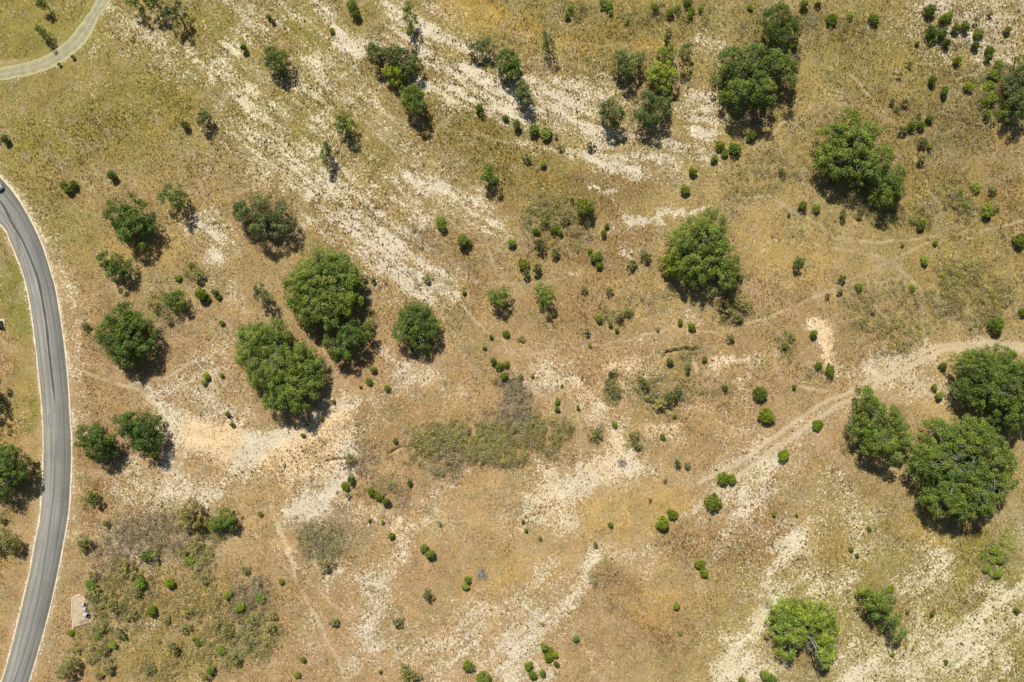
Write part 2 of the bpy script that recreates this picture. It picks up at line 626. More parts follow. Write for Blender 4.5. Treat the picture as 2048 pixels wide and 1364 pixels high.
SO = blend(SO, grit * .42, (200, 188, 168)); SO = blend(SO, sand * .85, (232, 199, 150))
SO = blend(SO, np.clip(olive * .6, 0, 1), (228, 218, 170))
SO = SO * (0.80 + 0.40 * fbm(GX + 40 * vn(GX, GY, 50, 92), GY * 1.5, 26, 91, 5))[..., None]
rag = fbm(GX, GY, 17, 101, 4)
bare = bare * (.60 + .40 * bare)
g1 = np.where(GX < 700, .75 * GX, 525 + .75 * (GX - 700) - .75 * np.clip(GX - 700, 0, 900) ** 2 / 1800)
st1 = fbm(GX * .16 + 9, (GY - g1) * .8, 9, 151, 4); st2 = fbm((GX - GY) * .12, (GY + .85 * GX) * .75, 10, 161, 4)
w1 = sstep(700, 560, GY) * sstep(330, 430, GX) * sstep(1560, 1420, GX); w2 = sstep(940, 1040, GY) * sstep(640, 740, GX)
bare = bare * (1 - .55 * w1 + .55 * w1 * 1.9 * sstep(.33, .66, st1)) * (1 - .26 * w2 + .26 * w2 * 2.0 * sstep(.33, .66, st2))
bare = np.clip(bare, 0, 1)
rag2 = sstep(.30, .68, rag); rag3 = sstep(.32, .66, fbm(GX, GY, 52, 107, 4))
rag4 = sstep(.25, .75, vn(GX, GY, 7.5, 109) * .6 + vn(GX, GY, 4, 110) * .4)
bare = bare + 1.35 * bare * (1 - bare) * (rag2 * .42 + rag3 * .33 + rag4 * .25 - .50) * 1.5
core = Z()
for a, b_, c in [('335 825 375 858 430 868 500 886 560 884', 26, .95), ('410 890 500 905', 18, .8), ('545 890 620 878', 18, .8), ('695 942 665 980 625 1018', 14, .9), ('585 945 640 950', 16, .6), ('1232 868 1245 905 1262 930', 16, .9), ('1110 1005 1160 975', 16, .7), ('1640 660 1652 705 1668 745', 11, 1), ('640 870 690 850', 20, .6)]:
    paint(core, pts(a), b_ * 1.2, c, soft=.1)
for ln in '''1050 292 1110 302 1180 306 1225 330 1265 332 1300 314 1345 322 1435 330|6|.62
640 0 672 45 700 82 760 96 840 102|9|.6
905 130 960 160 1010 200 1045 232|9|.62
830 165 870 182 945 210 1010 245 1050 262|7|.55
1050 150 1085 172 1125 203 1180 222 1240 232|7|.52
1050 225 1110 238 1170 256 1212 270 1290 272|8|.58
1258 446 1300 436 1400 422|8|.85
1180 370 1215 388|3.5|.9
600 350 680 400 750 450 800 500 860 545 905 582|8|.5
480 200 520 270 600 300 660 350|8|.5
690 940 660 975 620 1010 600 1028|7|.8
600 1028 622 1060 632 1110|4|.7
560 1040 575 1110 610 1160|4|.6
1180 1110 1130 1210 1040 1270 980 1330|8|.5
1960 1240 1900 1300 1830 1364|10|.6
1560 1190 1500 1270 1450 1350|9|.6'''.splitlines():
    a, b_, c = ln.split('|'); paint(core, pts(a), float(b_) * 1.25, float(c), soft=.0)
bare = np.maximum(bare, core * (.50 + .6 * rag2))
bare = bare + .16 * sstep(.5, .8, fbm(GX, GY, 38, 117, 4)) * (1 - roadm) * (1 - mown)
bare = np.clip(bare, 0, 1); bare = np.maximum(bare, 0)
z = -0.16 * fbm(GX, GY, 60, 121, 3) - 0.10 * fbm(GX, GY, 9, 131, 2) - 1.1 * deep
z = z * (1 - roadm) - 0.03 * roadm
z = np.where((abs(GX - 1024) > 2500) | (abs(GY - 682) > 2200), -0.15, z)
PX = (GX - CX) * S; PY = (CY - GY) * S
V = np.stack([PX, PY, z], -1).reshape(-1, 3)
ny_, nx_ = GX.shape
idx = np.arange(ny_ * nx_).reshape(ny_, nx_)
Fq = np.stack([idx[1:, :-1], idx[1:, 1:], idx[:-1, 1:], idx[:-1, :-1]], -1).reshape(-1, 4)
gme = mesh_np('ground', V, Fq, C.reshape(-1, 3), smooth=True)
add_col(gme, 'soil', SO.reshape(-1, 3))
add_col(gme, 'mask', np.stack([bare, trail, mown], -1).reshape(-1, 3))

def ground_material():
    m, n, l, b = new_mat('dry_grassland', 0.95, 0.05)
    tc = n.new('ShaderNodeTexCoord'); P = tc.outputs['Object']
    def attr(a): x = n.new('ShaderNodeAttribute'); x.attribute_name = a; return x
    ti, so_, mk = attr('tint'), attr('soil'), attr('mask')
    sep = n.new('ShaderNodeSeparateColor'); l.new(mk.outputs['Color'], sep.inputs[0])
    n1 = noise(n, l, P, 1.7, 5, 0.62); n2 = noise(n, l, P, 3.9, 3, 0.6); n3 = noise(n, l, P, 0.45, 4, 0.6)
    vor = n.new('ShaderNodeTexVoronoi'); vor.inputs['Scale'].default_value = 1.9; vor.inputs['Randomness'].default_value = 1
    l.new(P, vor.inputs['Vector']); vd = vor.outputs['Distance']
    # grass: straw light and dark flecks
    g = math_n(n, l, 'ADD', math_n(n, l, 'MULTIPLY', n1, .6), math_n(n, l, 'MULTIPLY', n2, .4))
    gf = maprange(n, l, g, .36, .66, .68, 1.30)
    gc = mix(n, l, 1.0, ti.outputs['Color'], gf, 'MULTIPLY')
    gc = mix(n, l, maprange(n, l, noise(n, l, P, .13, 4, .6), .38, .58, .35, 1.0), mix(n, l, 1.0, ti.outputs['Color'], (.97, .97, .97), 'MULTIPLY'), gc)
    gc = mix(n, l, maprange(n, l, n3, .45, .62, 0, .35), gc, mix(n, l, 1.0, gc, (1.08, .97, .84), 'MULTIPLY'))
    # bare soil showing between tufts
    s1 = math_n(n, l, 'ADD', math_n(n, l, 'MULTIPLY', n1, .36), math_n(n, l, 'MULTIPLY', vd, .20))
    s1 = math_n(n, l, 'ADD', s1, math_n(n, l, 'MULTIPLY', n2, .50))
    s1 = maprange(n, l, s1, .35, .67, -.6, .6)
    sm = math_n(n, l, 'ADD', math_n(n, l, 'MULTIPLY', sep.outputs[0], 1.12), math_n(n, l, 'MULTIPLY', s1, 1.0))
    sm = maprange(n, l, sm, .33, .97, 0, 1, True)
    sc = mix(n, l, 1.0, so_.outputs['Color'], maprange(n, l, g, .34, .66, .78, 1.20), 'MULTIPLY')
    col = mix(n, l, sm, gc, sc)
    tr = math_n(n, l, 'MULTIPLY', sep.outputs[1], maprange(n, l, n1, .35, .6, .55, 1.0))
    col = mix(n, l, tr, col, mix(n, l, .55, so_.outputs['Color'], (0.50, .36, .20)))
    l.new(col, b.inputs['Base Color'])
    bump = n.new('ShaderNodeBump'); bump.inputs['Distance'].default_value = 0.22
    l.new(maprange(n, l, sep.outputs[2], 0, 1, .75, .25), bump.inputs['Strength'])
    hgt = math_n(n, l, 'ADD', g, math_n(n, l, 'MULTIPLY', sm, -.12)); l.new(hgt, bump.inputs['Height']); l.new(bump.outputs[0], b.inputs['Normal'])
    return m
ground = tag(obj('ground', gme, ground_material()), kind='structure')

# ------------------------------------------------------------------ roads
def strip(name, A, B, zz, mat, parent=None, nu=1):
    """sheet between two pixel polylines, UV u across 0-1, v metres along"""
    n = len(A); V = []; UV = []
    L = np.r_[0, np.cumsum(np.hypot(*np.diff((A + B) / 2, axis=0).T))] * S
    for i in range(n):
        for j in range(nu + 1):
            p = A[i] * (1 - j / nu) + B[i] * j / nu; x, y = wxy(*p); V.append((x, y, zz)); UV.append((j / nu, L[i]))
    k = nu + 1; F = []
    for i in range(n - 1):
        for j in range(nu):
            F.append((i * k + j, (i + 1) * k + j, (i + 1) * k + j + 1, i * k + j + 1))
    V = np.array(V); F = np.array(F)
    a, b2, c = V[F[0][0]], V[F[0][1]], V[F[0][2]]
    if np.cross(b2 - a, c - a)[2] < 0: F = F[:, ::-1]
    me = mesh_np(name, V, F)
    uv = me.uv_layers.new(name='UVMap'); UV = np.array(UV, dtype=np.float32)
    uv.data.foreach_set('uv', UV[F.ravel()].ravel())
    o = obj(name, me, mat, parent)
    return o
def asphalt():
    m, n, l, b = new_mat('asphalt', 0.85, 0.25)
    uv = n.new('ShaderNodeUVMap'); tc = n.new('ShaderNodeTexCoord')
    sp = n.new('ShaderNodeSeparateXYZ'); l.new(uv.outputs[0], sp.inputs[0])
    mp = n.new('ShaderNodeMapping'); mp.inputs['Scale'].default_value = (16, .05, 1); l.new(uv.outputs[0], mp.inputs[0])
    streak = noise(n, l, mp.outputs[0], 1.0, 4, .6)
    mp2 = n.new('ShaderNodeMapping'); mp2.inputs['Scale'].default_value = (2, 2.4, 1); l.new(uv.outputs[0], mp2.inputs[0])
    cross = noise(n, l, mp2.outputs[0], 1.0, 2)
    fine = noise(n, l, tc.outputs['Object'], 3.0, 5, .7)
    mid = noise(n, l, tc.outputs['Object'], .12, 3)
    cr = n.new('ShaderNodeValToRGB'); l.new(sp.outputs[0], cr.inputs[0])
    e = cr.color_ramp.elements
    for p_, c_ in ((0.0, (148, 146, 136)), (.22, (170, 165, 152)), (.30, (148, 146, 136)), (.40, (166, 162, 150)), (.52, (148, 147, 138)), (.68, (140, 140, 132)), (.76, (120, 119, 112)), (.82, (138, 136, 126)), (.90, (118, 117, 111)), (1.0, (130, 130, 120))):
        if p_ == 0: x = e[0]
        elif p_ == 1: x = e[-1]
        else: x = e.new(p_)
        x.position = p_; x.color = (*(lin(c_) * .92), 1)
    f = math_n(n, l, 'ADD', maprange(n, l, streak, .3, .7, .72, 1.18), maprange(n, l, cross, .3, .7, -.05, .05))
    f = math_n(n, l, 'ADD', f, maprange(n, l, fine, .3, .7, -.07, .07))
    f = math_n(n, l, 'MULTIPLY', f, maprange(n, l, mid, .3, .7, .86, 1.10))
    vo = n.new('ShaderNodeTexVoronoi'); vo.feature = 'DISTANCE_TO_EDGE'; vo.inputs['Scale'].default_value = .28
    wv = n.new('ShaderNodeVectorMath'); wv.operation = 'ADD'; nz = n.new('ShaderNodeTexNoise'); nz.inputs['Scale'].default_value = .5; nz.inputs['Detail'].default_value = 4
    l.new(tc.outputs['Object'], nz.inputs['Vector']); sc3 = n.new('ShaderNodeVectorMath'); sc3.operation = 'SCALE'; sc3.inputs['Scale'].default_value = 3.0
    l.new(nz.outputs['Color'], sc3.inputs[0]); l.new(sc3.outputs[0], wv.inputs[0]); l.new(tc.outputs['Object'], wv.inputs[1]); l.new(wv.outputs[0], vo.inputs['Vector'])
    f = math_n(n, l, 'MULTIPLY', f, maprange(n, l, vo.outputs['Distance'], 0, .02, .86, 1.0))
    l.new(mix(n, l, 1.0, cr.outputs[0], f, 'MULTIPLY'), b.inputs['Base Color'])
    return m
M_asph = asphalt()
tag(strip('road', RL, RR, 0.02, M_asph, nu=4), kind='structure')
M_ribbon = simple_mat('pale_edge_concrete', hexc(226, 209, 176), .9, .1, 1.1, .24)
def offset(P, d):
    T = np.gradient(P, axis=0); T /= np.linalg.norm(T, axis=1)[:, None]
    return P + np.c_[-T[:, 1], T[:, 0]] * (d[:, None] if hasattr(d, '__len__') else d)
jit = lambda n, a, s: a * (fbm(np.arange(n) * 1.0, np.zeros(n), 3, s, 3) - .5)
tag(strip('road_edge', offset(RR, -2.0 + jit(NR, 3.2, 5)), offset(RR, 1.0 + jit(NR, .7, 6)), 0.024, M_ribbon), kind='structure')
tag(strip('road_edge', offset(RL, -.9 + jit(NR, .7, 7)), offset(RL, 1.9 + jit(NR, 3.6, 8)), 0.024, M_ribbon), kind='structure')
M_tar = simple_mat('tar_seal', hexc(82, 84, 82), .6, .3, 4, .2)
def ribbon(name, P, w0, zz, mat, seed=1, n=160):
    Q = resample(spline(pts(P)), n); ww = w0 * (0.6 + .8 * fbm(np.arange(n) * 1., np.zeros(n), 8, seed, 3)) * np.clip(np.minimum(np.arange(n), n - 1 - np.arange(n)) / 12, .1, 1)
    return tag(strip(name, offset(Q, -ww / 2), offset(Q, ww / 2), zz, mat), kind='structure')
M_tar2 = simple_mat('worn_tar_seal', hexc(122, 123, 119), .7, .3, 4, .2)
ribbon('tar_seam', '-40 370 0 402 25 447 45 481 62 520 77 562 86 608 93 650 97 690 103 745 108 785 110 810', 4.4, .026, M_tar, 3)
ribbon('tar_seam', '111 858 112 890 110 930 107 985 101 1035 95 1085 86 1140 75 1200 60 1262 44 1320 28 1364 10 1410', 4.6, .026, M_tar2, 4)
ribbon('tar_seam', '110 1010 107 1060 99 1120 88 1178 76 1230 62 1290', 1.3, .0285, M_tar2, 5)
ribbon('skid_mark', '30 445 32 462 38 480 40 500 39 513 36 505 35 490 31 465', .8, .0285, M_tar, 6)
ribbon('skid_mark', '96 860 97 840 97 822', 1.3, .0285, M_tar2, 7, 40)
ribbon('tar_seam', '10 404 38 440 60 480 80 530 95 580 104 630 112 690 120 760 126 850 127 930', 1.5, .0285, M_tar2, 9)
ribbon('tar_seam', '-20 395 20 455 42 505 58 560 70 620 78 690 88 780 95 870', 1.3, .026, M_tar2, 10)

def drive_mat():
    m, n, l, b = new_mat('worn_chip_seal', 0.92, 0.1)
    uv = n.new('ShaderNodeUVMap'); tc = n.new('ShaderNodeTexCoord')
    sp = n.new('ShaderNodeSeparateXYZ'); l.new(uv.outputs[0], sp.inputs[0])
    cr = n.new('ShaderNodeValToRGB'); e = cr.color_ramp.elements; l.new(sp.outputs[0], cr.inputs[0])
    for p_, c_ in ((0., (196, 188, 134)), (.12, (176, 170, 132)), (.35, (158, 154, 126)), (.5, (176, 169, 132)), (.72, (160, 155, 126)), (.9, (186, 178, 132)), (1., (200, 190, 140))):
        x = e[0] if p_ == 0 else (e[-1] if p_ == 1 else e.new(p_)); x.position = p_; x.color = (*lin(c_), 1)
    f = maprange(n, l, noise(n, l, tc.outputs['Object'], .6, 6, .65), .3, .7, .78, 1.18)
    l.new(mix(n, l, 1.0, cr.outputs[0], f, 'MULTIPLY'), b.inputs['Base Color']); return m
tag(strip('driveway', offset(DU, jit(200, 3, 40)), offset(DD, jit(200, 4, 41)), 0.02, drive_mat(), nu=3), kind='structure')

# ------------------------------------------------------------------ field sampling for scattered cover
def samp(F, px, py):
    i = np.clip(np.round((py - Y0) / ST).astype(int) + oy, 0, F.shape[0] - 1)
    j = np.clip(np.round((px - X0) / ST).astype(int) + ox, 0, F.shape[1] - 1)
    return F[i, j]
rng = np.random.default_rng(7)
def blades(px, py, hgt, wid, nb, colr, lean=.55):
    """nb thin triangular blades per tuft"""
    n = len(px); gz = samp(z, px, py); x = (px - CX) * S; y = (CY - py) * S
    R = lambda *s: rng.random(s)
    a = R(n, nb) * 2 * np.pi; l_ = R(n, nb) * lean + .1; hh = hgt[:, None] * (0.6 + .6 * R(n, nb)); ww = wid[:, None] * (.7 + .6 * R(n, nb))
    cx = x[:, None] + (R(n, nb) - .5) * wid[:, None] * 1.6; cy = y[:, None] + (R(n, nb) - .5) * wid[:, None] * 1.6
    dx, dy = np.cos(a), np.sin(a)
    v0 = np.stack([cx - dy * ww / 2, cy + dx * ww / 2, np.broadcast_to(gz[:, None] - .03, cx.shape)], -1)
    v1 = np.stack([cx + dy * ww / 2, cy - dx * ww / 2, np.broadcast_to(gz[:, None] - .03, cx.shape)], -1)
    v2 = np.stack([cx + dx * hh * l_, cy + dy * hh * l_, gz[:, None] + hh], -1)
    Vv = np.stack([v0, v1, v2], 2).reshape(-1, 3); F = np.arange(len(Vv)).reshape(-1, 3)
    cc = np.repeat(colr * (0.75 + .5 * R(n, 1)), nb * 3, axis=0)
    return Vv, F, cc
def tint_mat(name, rough=.9, trans=0.25, vary=.25):
    m, n, l, b = new_mat(name, rough, .08)
    a = n.new('ShaderNodeAttribute'); a.attribute_name = 'tint'
    tc = n.new('ShaderNodeTexCoord')
    f = maprange(n, l, noise(n, l, tc.outputs['Object'], 2.2, 3), .3, .7, 1 - vary, 1 + vary)
    c = mix(n, l, 1.0, a.outputs['Color'], f, 'MULTIPLY'); l.new(c, b.inputs['Base Color'])
    t = n.new('ShaderNodeBsdfTranslucent'); l.new(c, t.inputs[0]); ms = n.new('ShaderNodeMixShader'); ms.inputs[0].default_value = trans
    l.new(b.outputs[0], ms.inputs[1]); l.new(t.outputs[0], ms.inputs[2]); l.new(ms.outputs[0], n['Material Output'].inputs[0])
    return m
NT = 760000
px = rng.uniform(-220, 2270, NT); py = rng.uniform(-200, 1565, NT)
bb = samp(bare, px, py); tt = samp(tall, px, py); mo = samp(mown, px, py); rm = samp(roadm, px, py); tr_ = samp(trail, px, py)
clump = vn(px, py, 5, 201); mid_ = np.clip(fbm(px, py, 20, 203, 3) * .6 + 1.3 * (fbm(px, py, 85, 205, 3) - .3) * .6, 0, 1)
keep = (rng.random(NT) < (1 - .80 * bb) * (.35 + .9 * clump) * (1 - .45 * mo) * (.35 + 1.2 * mid_)) & (rm < .05) & (tr_ < .35)
px, py, bb, tt, mo, mid_ = [q[keep] for q in (px, py, bb, tt, mo, mid_)]
hgt = (.12 + .36 * rng.random(len(px)) ** 2.5 * 1.6 * (.2 + 1.4 * mid_ ** 2) + .30 * tt * rng.random(len(px))) * (1 - .55 * mo)
gc = samp(C, px, py)
dark = (rng.random(len(px)) < (.10 + .30 * tt + .2 * samp(brown, px, py)) * (.4 + 1.2 * mid_))[:, None]
gc = gc * np.where(dark, lin((215, 195, 170)) , 1.12)
Vv, Ff, Cc = blades(px, py, hgt, .10 + .10 * rng.random(len(px)), 3, gc)
tag(obj('dry_grass', mesh_np('dry_grass', Vv, Ff, Cc), tint_mat('dry_grass_blades')), 'straw coloured dry grass tufts covering the open ground', 'grass', kind='stuff')

# tufts standing alone on the bare soil
NS = 60000
px = rng.uniform(-40, 2090, NS); py = rng.uniform(-40, 1405, NS); bb = samp(bare, px, py); tt = samp(tall, px, py)
keep = (bb > .3) & (samp(core, px, py) < .75 * rng.random(NS) + .1) & (samp(roadm, px, py) < .05) & (samp(trail, px, py) < .3) & (rng.random(NS) < .16 + .6 * tt * (1 - .4 * bb))
px, py = px[keep], py[keep]
cc = np.where(rng.random(len(px))[:, None] < .6, lin((140, 112, 76)), lin((132, 122, 84))) * (0.5 + .5 * rng.random((len(px), 1)))
Vv, Ff, Cc = blades(px, py, .14 + .26 * rng.random(len(px)), .16 + .12 * rng.random(len(px)), 8, cc, 1.0)
tag(obj('bunch_grass', mesh_np('bunch_grass', Vv, Ff, Cc), bpy.data.materials['dry_grass_blades']), 'dark dry bunch grass dotted over the pale bare soil', 'grass', kind='stuff')

# small pale stones
NS = 26000
px = rng.uniform(-30, 2080, NS); py = rng.uniform(-30, 1395, NS); bb = samp(bare, px, py)
rub = np.exp(-(((px - 1960) / 130) ** 2 + ((py - 50) / 90) ** 2)); apron = np.exp(-(((px - samp(GX, px, py) * 0 - 150) / 30) ** 2)) * ((py > 360))
keep = (rng.random(NS) < .06 + .5 * bb + rub * .8) & (bb + rub > .28) & (samp(roadm, px, py) < .05); px, py = px[keep], py[keep]; n = len(px)
r = (.05 + .13 * rng.random(n) ** 3 + .10 * np.exp(-(((px - 1960) / 130) ** 2 + ((py - 50) / 90) ** 2)) * rng.random(n)); x = (px - CX) * S; y = (CY - py) * S; gz = samp(z, px, py)
base = np.array([(1, 0, -.2), (.3, .9, -.2), (-.8, .5, -.2), (-.7, -.6, -.2), (.4, -.9, -.2), (.1, .05, .6)])
Vs = base[None] * (r[:, None, None] * (0.7 + .6 * rng.random((n, 6, 1)))) + np.stack([x, y, gz], -1)[:, None]
F1 = np.array([(0, 1, 5), (1, 2, 5), (2, 3, 5), (3, 4, 5), (4, 0, 5)])
Fs = (F1[None] + 6 * np.arange(n)[:, None, None]).reshape(-1, 3)
cs = np.repeat(lin((226, 212, 186)) * (0.6 + .5 * rng.random((n, 1))), 6, axis=0)
tag(obj('gravel', mesh_np('gravel', Vs.reshape(-1, 3), Fs, cs), tint_mat('pale_stone', trans=0, vary=.1)), 'pale limestone pebbles strewn over the bare soil', 'gravel', kind='stuff')

# ------------------------------------------------------------------ foliage
def leaf_cloud(r_, P, Rr, nleaf, size, up=.35, low=-.35, flat=1.0):
    """leaf quads on puffs centred P (n,3), radius Rr (n,), nleaf per puff of unit radius^2"""
    k = np.maximum((nleaf * Rr ** 2).astype(int), 3); tot = k.sum(); pi = np.repeat(np.arange(len(P)), k)
    d = r_.normal(size=(tot, 3)); d /= np.linalg.norm(d, axis=1)[:, None]
    f = (d[:, 2] < low); d[f, 2] *= -1
    rad = Rr[pi] * (0.45 + .62 * r_.random(tot) ** .6)
    c = P[pi] + d * rad[:, None] * np.array([1, 1, flat])
    nr = d * .75 + r_.normal(size=(tot, 3)) * .55 + np.array([0, 0, up]); nr /= np.linalg.norm(nr, axis=1)[:, None]
    t = np.cross(nr, r_.normal(size=(tot, 3))); t /= np.linalg.norm(t, axis=1)[:, None] + 1e-9; b = np.cross(nr, t)
    s = size * (.6 + .8 * r_.random(tot))[:, None]
    V = np.stack([c - t * s * .62, c - b * s * .36 - t * s * .05, c + t * s * .62, c + b * s * .36 + t * s * .08], 1)
    shade = (0.72 + .56 * r_.random(len(P)))[pi] * (.70 + .55 * r_.random(tot))
    return V.reshape(-1, 3), np.repeat(shade, 4)
def tube(V, F, P, R_, sides=5):
    P = [np.array(p, float) for p in P]; n0 = len(V)
    for i, p in enumerate(P):
        t = P[min(i + 1, len(P) - 1)] - P[max(i - 1, 0)]; t /= np.linalg.norm(t) + 1e-9
        a = np.cross(t, (0.31, .2, .93) if abs(t[2]) < .95 else (1, 0, 0)); a /= np.linalg.norm(a) + 1e-9; b = np.cross(t, a)
        for k in range(sides):
            an = 2 * math.pi * k / sides; V.append(p + (a * math.cos(an) + b * math.sin(an)) * R_[i])
    for i in range(len(P) - 1):
        for k in range(sides):
            k2 = (k + 1) % sides; F.append((n0 + i * sides + k, n0 + i * sides + k2, n0 + (i + 1) * sides + k2, n0 + (i + 1) * sides + k))
def trunk_mesh(name, r_, targets, h0, r0, twigs=3, wig=.25):
    """trunk forking at h0 into limbs that reach the target points, each with twigs"""
    V, F = [], []
    q = np.array([r_.normal() * .15 * h0, r_.normal() * .15 * h0, h0])
    tube(V, F, [(0, 0, -.25), (q[0] * .2, q[1] * .2, h0 * .35), q], [r0 * 1.35, r0, r0 * .85], 7)
    for T in targets:
        T = np.array(T, float); L = np.linalg.norm(T - q)
        m1 = q + (T - q) * .35 + r_.normal(size=3) * L * wig * .4 + (0, 0, L * .06); m2 = q + (T - q) * .7 + r_.normal(size=3) * L * wig * .4
        tube(V, F, [q, m1, m2, T], [r0 * .6, r0 * .42, r0 * .26, r0 * .09], 5)
        for _ in range(twigs):
            s = m1 + (m2 - m1) * r_.random() if r_.random() < .5 else m2 + (T - m2) * r_.random() * .8
            e = s + r_.normal(size=3) * L * .22 + (0, 0, L * .12)
            tube(V, F, [s, (s + e) / 2 + r_.normal(size=3) * L * .03, e], [r0 * .2, r0 * .12, r0 * .04], 4)
    return mesh_np(name, np.array(V), np.array(F), smooth=True)

def leaf_mat(name, c1, c2, trans=.13):
    m, n, l, b = new_mat(name, .6, .25)
    a = n.new('ShaderNodeAttribute'); a.attribute_name = 'tint'
    oi = n.new('ShaderNodeObjectInfo'); tc = n.new('ShaderNodeTexCoord')
    ge = n.new('ShaderNodeNewGeometry')
    f = noise(n, l, ge.outputs['Position'], .55, 3, .6)
    f = math_n(n, l, 'ADD', maprange(n, l, f, .35, .65, 0, 1), maprange(n, l, oi.outputs['Random'], 0, 1, -.5, .5), True)
    c = mix(n, l, f, c1, c2); c = mix(n, l, 1.0, c, a.outputs['Color'], 'MULTIPLY')
    r2 = math_n(n, l, 'FRACT', math_n(n, l, 'MULTIPLY', oi.outputs['Random'], 37.7))
    c = mix(n, l, 1.0, c, mix(n, l, r2, (.82, .86, .84), (1.20, 1.14, 1.0)), 'MULTIPLY')
    l.new(c, b.inputs['Base Color'])
    t = n.new('ShaderNodeBsdfTranslucent'); l.new(c, t.inputs[0]); ms = n.new('ShaderNodeMixShader'); ms.inputs[0].default_value = trans
    l.new(b.outputs[0], ms.inputs[1]); l.new(t.outputs[0], ms.inputs[2]); l.new(ms.outputs[0], n['Material Output'].inputs[0])
    return m
LM = {
 'D': leaf_mat('dark_oak_leaves', (0.107, 0.174, 0.029), (0.175, 0.242, 0.039)),
 'G': leaf_mat('oak_leaves', (0.144, 0.216, 0.039), (0.233, 0.295, 0.052)),
 'S': leaf_mat('silvery_leaves', (.128, .168, .050), (.200, .232, .070)),
 'L': leaf_mat('fresh_leaves', (0.199, 0.283, 0.043), (0.331, 0.402, 0.060)),
 'Y': leaf_mat('juniper_leaves', (0.179, 0.244, 0.017), (0.284, 0.350, 0.025)),
 'J': leaf_mat('deep_juniper_leaves', (0.134, 0.186, 0.019), (0.206, 0.256, 0.025)),
 'O': leaf_mat('olive_brush_leaves', (.240, .235, .085), (.370, .350, .115)),
 'W': leaf_mat('grey_brush_twigs', (.210, .185, .150), (.300, .270, .215)),
}
M_bark = simple_mat('oak_bark', (.25, .23, .20), .9, .1, 3, .35)
M_bark2 = simple_mat('brown_bark', (.20, .16, .12), .9, .1, 3, .3)

